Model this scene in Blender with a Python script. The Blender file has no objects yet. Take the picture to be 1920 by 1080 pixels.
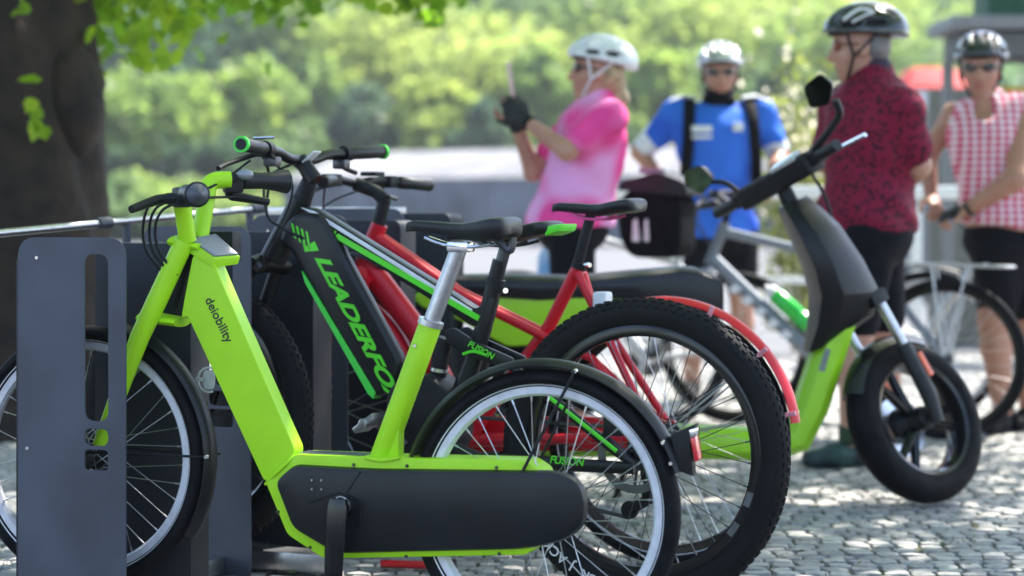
import bpy, bmesh, math, random
import numpy as np
from mathutils import Vector, Matrix

random.seed(7); rng = np.random.default_rng(7)
scene = bpy.context.scene
col = scene.collection
R = math.radians

# ------------------------------------------------------------------ camera, sky, sun, exposure
CAM_Z, FPX = 0.94, 4000.0                      # camera height; focal length in photo pixels (1920 wide)
cam_d = bpy.data.cameras.new('camera'); cam = bpy.data.objects.new('camera', cam_d); col.objects.link(cam)
cam.location = (0, 0, CAM_Z); cam.rotation_euler = (R(90), 0, 0)
cam_d.sensor_width = 36; cam_d.lens = 75; cam_d.shift_y = -140/1920
cam_d.clip_start = 0.1; cam_d.clip_end = 2000
cam_d.dof.use_dof = True; cam_d.dof.focus_distance = 4.95; cam_d.dof.aperture_fstop = 2.3
scene.camera = cam
SUN_EL, SUN_AZ = R(57), R(48)                  # azimuth measured from +Y (away from camera) towards +X
world = bpy.data.worlds.new('World'); scene.world = world; world.use_nodes = True
wn = world.node_tree.nodes; bg = wn['Background']
sky = wn.new('ShaderNodeTexSky'); sky.sky_type = 'NISHITA'; sky.sun_disc = False
sky.sun_elevation = SUN_EL; sky.sun_rotation = SUN_AZ; sky.air_density = 1.0; sky.dust_density = 1.5
world.node_tree.links.new(sky.outputs[0], bg.inputs[0]); bg.inputs[1].default_value = 0.15
sd = bpy.data.lights.new('sun', 'SUN'); sun = bpy.data.objects.new('sun', sd); col.objects.link(sun)
sd.energy = 4.2; sd.angle = R(0.6); sd.color = (1, 0.955, 0.88)
sv = Vector((math.sin(SUN_AZ)*math.cos(SUN_EL), math.cos(SUN_AZ)*math.cos(SUN_EL), math.sin(SUN_EL)))
sun.rotation_euler = sv.to_track_quat('Z', 'Y').to_euler(); sun.location = (3, 10, 30)
vs = scene.view_settings; vs.view_transform = 'Standard'; vs.look = 'None'; vs.gamma = 1; vs.use_curve_mapping = False
vs.exposure = 1.76
scene.render.engine = 'CYCLES'; scene.cycles.use_denoising = True
scene.cycles.max_bounces = 6; scene.cycles.transparent_max_bounces = 6; scene.cycles.volume_bounces = 0
scene.cycles.caustics_reflective = False; scene.cycles.caustics_refractive = False

def F(px, py, d):                              # where a thing seen there stands when it is d metres away
    return Vector(((px-960)*d/FPX, d, CAM_Z-(py-400)*d/FPX))

# ------------------------------------------------------------------ materials
MATS = {}
def mat(name, rgb, rough=0.5, metal=0.0, var=0.08, scale=30, bump=0.0, coat=0.0, spec=0.5, rgb2=None, bscale=None, trans=0.0, detail=4):
    if name in MATS: return MATS[name]
    m = bpy.data.materials.new(name); m.use_nodes = True; MATS[name] = m
    nt = m.node_tree; n = nt.nodes; l = nt.links; p = n['Principled BSDF']
    tc = n.new('ShaderNodeTexCoord'); no = n.new('ShaderNodeTexNoise')
    no.inputs['Scale'].default_value = scale; no.inputs['Detail'].default_value = detail
    l.new(tc.outputs['Object'], no.inputs['Vector'])
    mx = n.new('ShaderNodeMix'); mx.data_type = 'RGBA'
    c2 = rgb2 if rgb2 else [max(0, c*(1-3*var)) for c in rgb]
    c1 = rgb if rgb2 else [min(1, c*(1+var)) for c in rgb]
    mx.inputs[6].default_value = (*c1, 1); mx.inputs[7].default_value = (*c2, 1)
    mr = n.new('ShaderNodeMapRange'); mr.inputs[1].default_value = 0.35; mr.inputs[2].default_value = 0.7
    l.new(no.outputs[0], mr.inputs[0]); l.new(mr.outputs[0], mx.inputs[0]); l.new(mx.outputs[2], p.inputs['Base Color'])
    r2 = n.new('ShaderNodeMapRange'); r2.inputs[3].default_value = max(0.02, rough*0.85); r2.inputs[4].default_value = min(1, rough*1.2)
    l.new(no.outputs[0], r2.inputs[0]); l.new(r2.outputs[0], p.inputs['Roughness'])
    p.inputs['Metallic'].default_value = metal; p.inputs['Coat Weight'].default_value = coat
    p.inputs['Coat Roughness'].default_value = 0.12
    p.inputs['Specular IOR Level'].default_value = spec
    if bump:
        b = n.new('ShaderNodeBump'); b.inputs['Strength'].default_value = bump; b.inputs['Distance'].default_value = 0.01
        nb = n.new('ShaderNodeTexNoise'); nb.inputs['Scale'].default_value = bscale or scale*4; nb.inputs['Detail'].default_value = 5
        l.new(tc.outputs['Object'], nb.inputs['Vector']); l.new(nb.outputs[0], b.inputs['Height']); l.new(b.outputs[0], p.inputs['Normal'])
    if trans:
        tr = n.new('ShaderNodeBsdfTranslucent'); l.new(mx.outputs[2], tr.inputs[0])
        ms = n.new('ShaderNodeMixShader'); ms.inputs[0].default_value = trans
        l.new(p.outputs[0], ms.inputs[1]); l.new(tr.outputs[0], ms.inputs[2]); l.new(ms.outputs[0], n['Material Output'].inputs[0])
    return m
lime = mat('lime_paint', (0.385, 0.72, 0.010), 0.45, var=0.03, scale=9, coat=0.06, bump=0.04, bscale=40, spec=0.35)
lime2 = mat('lime_plastic', (0.33, 0.66, 0.012), 0.35, var=0.03, scale=9, coat=0.2)
neon = mat('neon_green_print', (0.10, 0.70, 0.02), 0.4, var=0.03)
neon2 = mat('rim_green_rubber', (0.06, 0.65, 0.06), 0.5, var=0.03)
red = mat('red_paint', (0.62, 0.004, 0.016), 0.36, var=0.04, scale=12, coat=0.12, spec=0.4)
black_frame = mat('satin_black_paint', (0.0065, 0.0065, 0.008), 0.38, var=0.1, scale=15, coat=0.06, spec=0.35)
black = mat('black_plastic', (0.007, 0.007, 0.009), 0.5, var=0.15, scale=40, bump=0.03, spec=0.3)
cover = mat('moulded_cover', (0.0085, 0.009, 0.011), 0.36, var=0.2, scale=6, bump=0.04, bscale=300, spec=0.32)
gloss = mat('gloss_black', (0.006, 0.006, 0.007), 0.22, var=0.1, scale=10, coat=0.25, spec=0.35)
rubber = mat('tyre_rubber', (0.006, 0.006, 0.0075), 0.7, var=0.2, scale=25, bump=0.1, bscale=180, spec=0.14)
rubber_dusty = mat('dusty_tyre_rubber', (0.0065, 0.0065, 0.0078), 0.75, var=0.2, scale=8, rgb2=(0.014, 0.0135, 0.013), bump=0.1, bscale=150, spec=0.2)
leather = mat('saddle_vinyl', (0.009, 0.0095, 0.012), 0.4, var=0.1, scale=60, bump=0.08, bscale=400, spec=0.4)
alu = mat('brushed_aluminium', (0.50, 0.50, 0.52), 0.34, 1.0, var=0.05, scale=60)
rim_alu = mat('rim_aluminium', (0.66, 0.66, 0.70), 0.5, 0.25, var=0.05, scale=40)
chrome = mat('chrome', (0.8, 0.8, 0.82), 0.12, 1.0, var=0.04)
steel = mat('spoke_steel', (0.62, 0.62, 0.64), 0.3, 1.0, var=0.05)
dark_steel = mat('dark_steel', (0.10, 0.10, 0.11), 0.35, 0.9, var=0.15)
rack_grey = mat('anthracite_powder_coat', (0.056, 0.061, 0.083), 0.48, var=0.12, scale=5, detail=9, bump=0.05, bscale=500)
rack_dark = mat('anthracite_dark_sheet', (0.016, 0.017, 0.023), 0.5, var=0.1, scale=7, spec=0.35)
white_print = mat('white_print', (0.78, 0.78, 0.80), 0.5, var=0.04)
black_print = mat('black_print', (0.015, 0.018, 0.012), 0.5)
grey_plate = mat('grey_display', (0.24, 0.25, 0.29), 0.3, 0.2, var=0.05, scale=14)
glassred = mat('red_reflector', (0.75, 0.02, 0.03), 0.15, var=0.1, coat=0.6)
orange = mat('orange_reflector', (0.85, 0.12, 0.01), 0.2, var=0.05, coat=0.5)
white_paint = mat('white_paint', (0.75, 0.75, 0.76), 0.4, var=0.04)
grey_frame = mat('slate_grey_paint', (0.20, 0.22, 0.26), 0.35, 0.2, var=0.06, coat=0.3)
silver_frame = mat('silver_paint', (0.55, 0.56, 0.58), 0.35, 0.5, var=0.05)
green_bottle = mat('green_bottle_plastic', (0.02, 0.55, 0.05), 0.25, var=0.05, coat=0.3)
blue_print = mat('pale_blue_plastic', (0.45, 0.60, 0.80), 0.35, rgb2=(0.10, 0.30, 0.62), scale=9)

# ------------------------------------------------------------------ mesh helpers
def finish(name, me, m, parent, smooth=38):
    me.validate(clean_customdata=False)
    if m: me.materials.append(m)
    o = bpy.data.objects.new(name, me); col.objects.link(o)
    if parent: o.parent = parent
    if smooth:
        me.shade_smooth()
        if smooth < 179: me.set_sharp_from_angle(angle=R(smooth))
    return o
def tag(o, label=None, cat=None, group=None, kind=None):
    if label: o['label'] = label
    if cat: o['category'] = cat
    if group: o['group'] = group
    if kind: o['kind'] = kind
    return o
def empty(name, loc, rz=0, label=None, cat=None, group=None):
    o = bpy.data.objects.new(name, None); col.objects.link(o); o.location = loc; o.rotation_euler = (0, 0, rz)
    o.empty_display_size = 0.1
    return tag(o, label, cat, group)
def npmesh(name, V, Fc, m, parent=None, smooth=0):
    me = bpy.data.meshes.new(name); V = np.asarray(V, np.float32); Fc = np.asarray(Fc, np.int32)
    me.vertices.add(len(V)); me.vertices.foreach_set('co', V.ravel())
    k = Fc.shape[1]; me.loops.add(Fc.size); me.loops.foreach_set('vertex_index', Fc.ravel())
    me.polygons.add(len(Fc)); me.polygons.foreach_set('loop_start', np.arange(0, Fc.size, k, dtype=np.int32))
    me.polygons.foreach_set('loop_total', np.full(len(Fc), k, np.int32)); me.update(calc_edges=True)
    return finish(name, me, m, parent, smooth)
def spline(pts, n=8):                           # Catmull-Rom through the points
    P = [Vector(p) for p in pts]; out = []
    for i in range(len(P)-1):
        a = P[max(i-1, 0)]; b = P[i]; c = P[i+1]; d = P[min(i+2, len(P)-1)]
        for k in range(n):
            t = k/n
            out.append(0.5*((2*b)+(c-a)*t+(2*a-5*b+4*c-d)*t*t+(3*b-a-3*c+d)*t**3))
    out.append(P[-1]); return out
class MB:
    def __init__(s, M=None): s.v = []; s.f = []; s.M = M
    def add(s, vs, fs):
        o = len(s.v); s.v += [tuple(s.M @ Vector(p)) if s.M else tuple(p) for p in vs]
        s.f += [tuple(i+o for i in f) for f in fs]; return s
    def tube(s, pts, r, n=12, closed=False, flat=None, ref=None, phase=0.0):
        """tube along points; r number or list; flat=(a,b) scales the section along ref and across it"""
        P = [Vector(p) for p in pts]; m = len(P); rr = r if isinstance(r, (list, tuple)) else [r]*m
        T = []
        for i in range(m):
            a = P[(i-1) % m] if (closed or i > 0) else P[i]; b = P[(i+1) % m] if (closed or i < m-1) else P[i]
            T.append((b-a).normalized())
        if ref is not None: N = Vector(ref)
        else: N = Vector((0, 0, 1)) if abs(T[0].z) < 0.9 else Vector((1, 0, 0))
        vs = []; fa, fb = flat or (1, 1)
        for i in range(m):
            N = (N - T[i]*N.dot(T[i]))
            N = N.normalized() if N.length > 1e-6 else T[i].orthogonal().normalized()
            B = T[i].cross(N)
            for k in range(n):
                a = 2*math.pi*k/n+phase
                vs.append(P[i]+N*(math.cos(a)*rr[i]*fa)+B*(math.sin(a)*rr[i]*fb))
        fs = []
        for i in range(m if closed else m-1):
            j = (i+1) % m
            for k in range(n): fs.append((i*n+k, i*n+(k+1) % n, j*n+(k+1) % n, j*n+k))
        if not closed:
            fs.append(tuple(range(n))[::-1]); fs.append(tuple((m-1)*n+k for k in range(n)))
        return s.add(vs, fs)
    def box(s, c, size, R3=None):
        c = Vector(c); x, y, z = [q/2 for q in size]
        vs = [Vector((sx*x, sy*y, sz*z)) for sx in (-1, 1) for sy in (-1, 1) for sz in (-1, 1)]
        if R3 is not None: vs = [R3 @ v for v in vs]
        return s.add([c+v for v in vs], [(0, 1, 3, 2), (4, 6, 7, 5), (0, 4, 5, 1), (2, 3, 7, 6), (0, 2, 6, 4), (1, 5, 7, 3)])
    def prism(s, poly, y0, y1):                 # polygon of (x,z) extruded along y
        n = len(poly); vs = [(p[0], y0, p[1]) for p in poly]+[(p[0], y1, p[1]) for p in poly]
        return s.add(vs, [tuple(range(n)), tuple(range(2*n-1, n-1, -1))]+[(i, i+n, (i+1) % n+n, (i+1) % n) for i in range(n)])
    def loft(s, rings, caps=True, closed=True):
        n = len(rings[0]); vs = [p for r in rings for p in r]; fs = []
        for i in range(len(rings)-1):
            for k in range(n if closed else n-1): fs.append((i*n+k, i*n+(k+1) % n, (i+1)*n+(k+1) % n, (i+1)*n+k))
        if caps: fs.append(tuple(range(n))[::-1]); fs.append(tuple((len(rings)-1)*n+k for k in range(n)))
        return s.add(vs, fs)
    def lathe(s, prof, c=(0, 0, 0), n=64, a0=0.0, a1=2*math.pi, closed_prof=True):
        """profile of (radius, y) turned round the local y axis at c; angle 0 = +x, 90 = +z"""
        c = Vector(c); full = abs(a1-a0-2*math.pi) < 1e-6; m = n if full else n+1; k = len(prof); vs = []; fs = []
        for i in range(m):
            a = a0+(a1-a0)*i/n
            for (r, y) in prof: vs.append(c+Vector((r*math.cos(a), y, r*math.sin(a))))
        for i in range(n):
            j = (i+1) % m
            for q in range(k if closed_prof else k-1): fs.append((i*k+q, i*k+(q+1) % k, j*k+(q+1) % k, j*k+q))
        if not full and closed_prof: fs.append(tuple(range(k))[::-1]); fs.append(tuple((m-1)*k+q for q in range(k)))
        return s.add(vs, fs)
    def ell(s, c, r, R3=None, n=14, m=9):
        c = Vector(c); vs = []; fs = []
        for i in range(m+1):
            t = math.pi*i/m
            for k in range(n):
                a = 2*math.pi*k/n; p = Vector((r[0]*math.sin(t)*math.cos(a), r[1]*math.sin(t)*math.sin(a), r[2]*math.cos(t)))
                vs.append(c+(R3 @ p if R3 is not None else p))
        for i in range(m):
            for k in range(n): fs.append((i*n+k, (i+1)*n+k, (i+1)*n+(k+1) % n, i*n+(k+1) % n))
        return s.add(vs, fs)
    def build(s, name, m, parent=None, bevel=0.0, seg=2, smooth=38):
        me = bpy.data.meshes.new(name); bm = bmesh.new()
        vv = [bm.verts.new(p) for p in s.v]
        for f in s.f:
            try: bm.faces.new([vv[i] for i in f])
            except ValueError: pass
        bmesh.ops.remove_doubles(bm, verts=bm.verts, dist=1e-6)
        bmesh.ops.recalc_face_normals(bm, faces=bm.faces)
        if bevel:
            es = [e for e in bm.edges if len(e.link_faces) == 2 and e.calc_face_angle(0) > R(25)]
            bmesh.ops.bevel(bm, geom=es, offset=bevel, segments=seg, affect='EDGES', profile=0.6, clamp_overlap=True)
        bm.to_mesh(me); bm.free()
        return finish(name, me, m, parent, smooth)
def rpoly(pts, r, n=5):                         # round the corners of a polygon; r number or list
    out = []; m = len(pts)
    for i in range(m):
        p0, p, p1 = Vector(pts[i-1]), Vector(pts[i]), Vector(pts[(i+1) % m]); rr = r[i] if isinstance(r, (list, tuple)) else r
        a = (p0-p); b = (p1-p); d = min(rr, a.length*0.48, b.length*0.48)
        A = p+a.normalized()*d; B = p+b.normalized()*d
        for k in range(n+1):
            t = k/n; out.append(tuple(A*(1-t)**2+p*2*t*(1-t)+B*t*t))
    return out
def sheet(name, outer, holes, y, th, m, parent, bev=0.001):  # flat plate with cut-outs, in the local x-z plane
    cu = bpy.data.curves.new(name, 'CURVE'); cu.dimensions = '2D'; cu.fill_mode = 'BOTH'; cu.extrude = th/2-bev; cu.bevel_depth = bev; cu.bevel_resolution = 1
    for ring in [outer]+holes:
        sp = cu.splines.new('POLY'); sp.points.add(len(ring)-1); sp.use_cyclic_u = True
        for p, q in zip(sp.points, ring): p.co = (q[0], q[1], 0, 1)
    t = bpy.data.objects.new('tmp', cu); col.objects.link(t)
    me = bpy.data.meshes.new_from_object(t.evaluated_get(bpy.context.evaluated_depsgraph_get()))
    bpy.data.objects.remove(t); bpy.data.curves.remove(cu)
    me.transform(Matrix(((1, 0, 0, 0), (0, 0, -1, y), (0, 1, 0, 0), (0, 0, 0, 1))))
    me.materials.clear(); return finish(name, me, m, parent, 30)
def text(s, size, e1, e2, at, m, parent, shear=0.0, name='lettering', align='LEFT', bold=0.0, xs=1.0, ex=0.0006):
    cu = bpy.data.curves.new(name, 'FONT'); cu.body = s; cu.size = size; cu.extrude = ex; cu.shear = shear; cu.align_x = align; cu.offset = bold
    t = bpy.data.objects.new('tmp', cu); col.objects.link(t)
    me = bpy.data.meshes.new_from_object(t.evaluated_get(bpy.context.evaluated_depsgraph_get()))
    bpy.data.objects.remove(t); bpy.data.curves.remove(cu)
    e1 = Vector(e1).normalized(); e2 = Vector(e2); e2 = (e2-e1*e2.dot(e1)).normalized(); e3 = e1.cross(e2)
    M = Matrix(((e1.x, e2.x, e3.x, at[0]), (e1.y, e2.y, e3.y, at[1]), (e1.z, e2.z, e3.z, at[2]), (0, 0, 0, 1)))
    me.transform(M @ Matrix.Diagonal((xs, 1, 1, 1))); me.materials.clear()
    return finish(name, me, m, parent, 0)
def straight(a, b, n=2): a = Vector(a); b = Vector(b); return [a.lerp(b, i/(n-1)) for i in range(n)]

# ------------------------------------------------------------------ bodies: blended rounded cones, meshed with surface nets
def basis(f, u):
    f = Vector(f).normalized(); u = Vector(u); u = (u-f*u.dot(f)).normalized(); l = u.cross(f)
    return np.array([f, l, u], float)          # rows: forward, left, up
def cone(a, b, ra, rb, k=0.02): return ('c', np.array(a, float), np.array(b, float), ra, rb, k)
def ellp(c, r, B=None, k=0.02): return ('e', np.array(c, float), np.array(r, float), np.eye(3) if B is None else B, None, k)
def sub(p): return ('s',)+p
def cut(pt, nrm): return ('p', np.array(pt, float), np.array(nrm, float)/np.linalg.norm(nrm))  # removes the side the normal points to
def sdf_mesh(name, prims, res, m, parent, off=(0, 0, 0), smooth=180, folds=0.0):
    lo = np.full(3, 1e9); hi = -lo
    for p in prims:
        if p[0] == 'c': q = max(p[3], p[4]); lo = np.minimum(lo, np.minimum(p[1], p[2])-q); hi = np.maximum(hi, np.maximum(p[1], p[2])+q)
        elif p[0] == 'e': q = max(p[2]); lo = np.minimum(lo, p[1]-q); hi = np.maximum(hi, p[1]+q)
    lo -= res*3; hi += res*3; n = np.ceil((hi-lo)/res).astype(int)+1
    D = np.full(n, 0.2, np.float32); ax = [lo[i]+res*np.arange(n[i]) for i in range(3)]
    for p in prims:
        if p[0] == 'p':
            g = (ax[0][:, None, None]-p[1][0])*p[2][0]+(ax[1][None, :, None]-p[1][1])*p[2][1]+(ax[2][None, None, :]-p[1][2])*p[2][2]
            D = np.maximum(D, g.astype(np.float32)); continue
        s = p[0] == 's'; q = p[1:] if s else p
        if q[0] == 'c': mg = max(q[3], q[4]); l2 = np.minimum(q[1], q[2])-mg; h2 = np.maximum(q[1], q[2])+mg
        else: mg = max(q[2]); l2 = q[1]-mg; h2 = q[1]+mg
        k = q[5]; i0 = np.maximum(0, np.floor((l2-k*1.5-3*res-lo)/res).astype(int)); i1 = np.minimum(n, np.ceil((h2+k*1.5+3*res-lo)/res).astype(int)+1)
        if np.any(i1 <= i0): continue
        sl = tuple(slice(i0[i], i1[i]) for i in range(3))
        X = ax[0][sl[0]][:, None, None]; Y = ax[1][sl[1]][None, :, None]; Z = ax[2][sl[2]][None, None, :]
        if q[0] == 'c':
            a = q[1]; ab = q[2]-a; L2 = max(ab@ab, 1e-9)
            t = np.clip(((X-a[0])*ab[0]+(Y-a[1])*ab[1]+(Z-a[2])*ab[2])/L2, 0, 1)
            d = np.sqrt((X-a[0]-t*ab[0])**2+(Y-a[1]-t*ab[1])**2+(Z-a[2]-t*ab[2])**2)-(q[3]+(q[4]-q[3])*t)
        else:
            c, r, B = q[1], q[2], q[3]; x, y, z = X-c[0], Y-c[1], Z-c[2]
            w = [(x*B[i][0]+y*B[i][1]+z*B[i][2])/r[i] for i in range(3)]
            k0 = np.sqrt(w[0]**2+w[1]**2+w[2]**2)+1e-9; k1 = np.sqrt((w[0]/r[0])**2+(w[1]/r[1])**2+(w[2]/r[2])**2)+1e-9
            d = k0*(k0-1)/k1
        d = d.astype(np.float32); o = D[sl]
        if s:
            h = np.maximum(k-np.abs(-d-o), 0)/k; D[sl] = np.maximum(o, -d)+h*h*k*0.25
        else:
            h = np.maximum(k-np.abs(d-o), 0)/k; D[sl] = np.minimum(o, d)-h*h*k*0.25
    I = D < 0; c8 = [(i, j, k) for i in (0, 1) for j in (0, 1) for k in (0, 1)]
    def sh(A, o): return A[o[0]:A.shape[0]-1+o[0], o[1]:A.shape[1]-1+o[1], o[2]:A.shape[2]-1+o[2]]
    cnt = sum(sh(I, o).astype(np.int8) for o in c8); act = np.argwhere((cnt > 0) & (cnt < 8))
    idx = np.full(cnt.shape, -1, np.int32); idx[tuple(act.T)] = np.arange(len(act))
    acc = np.zeros((len(act), 3)); num = np.zeros(len(act))
    vals = {o: D[act[:, 0]+o[0], act[:, 1]+o[1], act[:, 2]+o[2]] for o in c8}
    for a in c8:
        for ax_i in range(3):
            if a[ax_i]: continue
            b = list(a); b[ax_i] = 1; b = tuple(b); va, vb = vals[a], vals[b]; x = (va < 0) != (vb < 0)
            t = va/(va-vb+1e-12); pt = np.tile(np.array(a, float), (len(act), 1)); pt[:, ax_i] = t
            acc[x] += pt[x]; num[x] += 1
    V = lo+(act+acc/np.maximum(num, 1)[:, None])*res
    quads = []
    for d in range(3):
        e = [slice(1, -1)]*3; e[d] = slice(0, -1); A = I[tuple(e)]; e2 = list(e); e2[d] = slice(1, None); Bq = I[tuple(e2)]
        P = np.argwhere(A != Bq); fl = A[tuple(P.T)]; o = np.ones(3, int); o[d] = 0; P = P+o; u, v = (d+1) % 3, (d+2) % 3
        def cid(du, dv):
            Q = P.copy(); Q[:, u] -= du; Q[:, v] -= dv; return idx[tuple(Q.T)]
        f = np.stack([cid(0, 0), cid(1, 0), cid(1, 1), cid(0, 1)], 1); f[~fl] = f[~fl][:, ::-1]; quads.append(f)
    Q = np.concatenate(quads); Q = Q[(Q >= 0).all(1)]
    ob = npmesh(name, V-np.array(off), Q, m, parent, smooth)
    if folds:                                    # cloth creases: drape lines pushed along the normals
        me = ob.data; nv_ = len(me.vertices); co = np.empty(nv_*3, np.float32); me.vertices.foreach_get('co', co); co = co.reshape(-1, 3); nr = np.array([v.normal for v in me.vertices])
        x, y, z = co.T; w = np.sin(22*x+31*z+2.2*np.sin(14*y+9*z))+.7*np.sin(38*y-26*z+2.5*np.sin(17*x))+.5*np.sin(55*z+20*x+2*np.sin(23*y))
        co = co+nr*(folds*w)[:, None]; me.vertices.foreach_set('co', co.astype(np.float32).ravel()); me.update()
    return ob

# ------------------------------------------------------------------ setting
def stone_mat(name, c1, c2, c3, bump=0.35):
    m = bpy.data.materials.new(name); m.use_nodes = True; nt = m.node_tree; n = nt.nodes; l = nt.links; p = n['Principled BSDF']
    ge = n.new('ShaderNodeNewGeometry'); cr = n.new('ShaderNodeValToRGB'); cr.color_ramp.elements[0].color = (*c1, 1); cr.color_ramp.elements[1].color = (*c2, 1)
    e = cr.color_ramp.elements.new(0.5); e.color = (*c3, 1)
    oi = n.new('ShaderNodeObjectInfo'); ad = n.new('ShaderNodeMath'); ad.operation = 'ADD'; fr = n.new('ShaderNodeMath'); fr.operation = 'FRACT'
    l.new(ge.outputs['Random Per Island'], ad.inputs[0]); l.new(oi.outputs['Random'], ad.inputs[1]); l.new(ad.outputs[0], fr.inputs[0]); l.new(fr.outputs[0], cr.inputs[0])
    tc = n.new('ShaderNodeTexCoord'); no = n.new('ShaderNodeTexNoise'); no.inputs['Scale'].default_value = 45; no.inputs['Detail'].default_value = 6
    l.new(ge.outputs['Position'], no.inputs['Vector'])
    mx = n.new('ShaderNodeMix'); mx.data_type = 'RGBA'; mx.blend_type = 'MULTIPLY'; mx.inputs[0].default_value = 0.7
    r2 = n.new('ShaderNodeMapRange'); r2.inputs[1].default_value = .3; r2.inputs[2].default_value = .7; r2.inputs[3].default_value = .55; r2.inputs[4].default_value = 1.15
    l.new(no.outputs[0], r2.inputs[0]); l.new(cr.outputs[0], mx.inputs[6]); l.new(r2.outputs[0], mx.inputs[7]); l.new(mx.outputs[2], p.inputs['Base Color'])
    p.inputs['Roughness'].default_value = .75
    b = n.new('ShaderNodeBump'); b.inputs['Strength'].default_value = bump; b.inputs['Distance'].default_value = .012; l.new(no.outputs[0], b.inputs['Height']); l.new(b.outputs[0], p.inputs['Normal'])
    return m
sett = stone_mat('granite_sett', (.23, .222, .215), (.46, .435, .395), (.335, .322, .305))
joint = mat('sandy_joint', (.085, .078, .065), .95, var=.2, scale=14, rgb2=(.055, .085, .025), bump=.5, bscale=120)
def ground_sheet():
    s = 900; V = [(-s, -s, -.03), (s, -s, -.03), (s, s, -.03), (-s, s, -.03)]
    m = stone_mat('distant_paving', (.10, .10, .108), (.15, .147, .145), (.125, .125, .127))
    o = npmesh('ground', V, [(0, 1, 2, 3)], m); tag(o, 'pale paved ground spreading beyond the cobbles', 'ground', kind='structure')
ground_sheet()
X0, X1, Y0, Y1 = -2.6, 4.2, 4.2, 14.0
nx, ny = 40, 56; gx = np.linspace(X0, X1, nx); gy = np.linspace(Y0, Y1, ny)
V = [(x, y, -.011+.004*math.sin(x*3.1)*math.sin(y*2.3)) for y in gy for x in gx]
pave = npmesh('pavement', V, [(j*nx+i, j*nx+i+1, (j+1)*nx+i+1, (j+1)*nx+i) for j in range(ny-1) for i in range(nx-1)], joint, smooth=180)
tag(pave, 'cobbled square of small grey granite setts', 'pavement', kind='structure')
def sett_verts(hx, hy, r):
    top = []; low = []
    for k, (sx, sy) in enumerate([(-1, -1), (0, -1.06), (1, -1), (1.05, 0), (1, 1), (0, 1.05), (-1, 1), (-1.04, 0)]):
        jx, jy = r.uniform(-.1, .1), r.uniform(-.1, .1); c = .86 if k % 2 == 0 else .97
        low.append((hx*(sx*c+jx*.6), hy*(sy*c+jy*.6), -.016)); top.append((hx*(sx*c*.88+jx*.6), hy*(sy*c*.88+jy*.6), r.uniform(-.003, .001)))
    top.append((0, 0, .003)); return top, low
variants = []
for k in range(10):
    t, w = sett_verts(.036, .032, random); vs = t+w
    fs = [(i, (i+1) % 8, 8) for i in range(8)]+[(9+i, 9+(i+1) % 8, (i+1) % 8, i) for i in range(8)]
    me = bpy.data.meshes.new('stone'); me.from_pydata(vs, [], fs); me.materials.append(sett); me.shade_smooth(); me.set_sharp_from_angle(angle=R(50)); variants.append(me)
spots = []; y = Y0+.05; row = 0
while y < Y1-.05:
    x = X0+.05+random.uniform(0, .05); row += 1
    while x < X1-.05:
        w = random.uniform(.85, 1.15); x += .036*w*1.0
        yy = y+.022*math.sin(x*2.2+row*.05)+random.uniform(-.006, .006)
        spots.append((x, yy, w)); x += .036*w*1.0
    y += .0665
def vis(s):
    px = 960+s[0]*FPX/s[1]; py = 400+CAM_Z*FPX/s[1]
    if px < 0 or px > 1920 or py > 1085: return 99
    if px < 1260 and not (480 < px < 1000 and py > 1040) and not (px > 1000 and py > 900): return 50+s[1]
    return s[1]
order = sorted(range(len(spots)), key=lambda i: vis(spots[i])); near = set(order[:300])
bigV = []; bigF3 = []; off = 0
for i, (x, yy, w) in enumerate(spots):
    me = variants[i % 10]; rz = random.uniform(-.09, .09)+(math.pi if random.random() < .5 else 0); dz = random.uniform(-.003, .002)
    if i in near:
        o = bpy.data.objects.new('stone', me); col.objects.link(o); o.parent = pave; o.location = (x, yy, dz); o.rotation_euler = (random.uniform(-.05, .05), random.uniform(-.05, .05), rz); o.scale = (w, 1, 1)
    else:
        c, s_ = math.cos(rz), math.sin(rz); tx, ty = random.uniform(-.05, .05), random.uniform(-.05, .05)
        for v in me.vertices:
            a, b_ = v.co.x*w, v.co.y; bigV.append((x+a*c-b_*s_, yy+a*s_+b_*c, v.co.z+dz+a*tx+b_*ty))
        for p in me.polygons:
            q_ = [k+off for k in p.vertices]; bigF3.append(q_ if len(q_) == 4 else q_+[q_[2]])
        off += len(me.vertices)
me = bpy.data.meshes.new('stones'); me.from_pydata(bigV, [], [f if f[3] != f[2] else f[:3] for f in bigF3])
o = finish('stones', me, sett, pave, 50); tag(o, kind='stuff')
# weeds in the joints
gm = mat('joint_moss', (.09, .16, .03), .9, var=.2, scale=20, trans=.3)
V = []; Fq = []
for k in range(1500):
    if k % 26 == 0: cx, cy = random.uniform(-1.4, 3.0), random.uniform(4.9, 9.5)
    x, y = cx+random.gauss(0, .06), cy+random.gauss(0, .04); a = random.uniform(0, 6.28); h = random.uniform(.006, .02); w = .003
    i = len(V); V += [(x-w*math.cos(a), y-w*math.sin(a), -.012), (x+w*math.cos(a), y+w*math.sin(a), -.012), (x+.006*math.sin(a), y+.006, h*.7), (x+.008*math.sin(a), y+.004, h*.7)]; Fq.append((i, i+1, i+2, i+3))
o = npmesh('joint_weeds', V, Fq, gm); tag(o, 'small green weeds growing in the cobble joints', 'weeds', kind='stuff')

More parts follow.
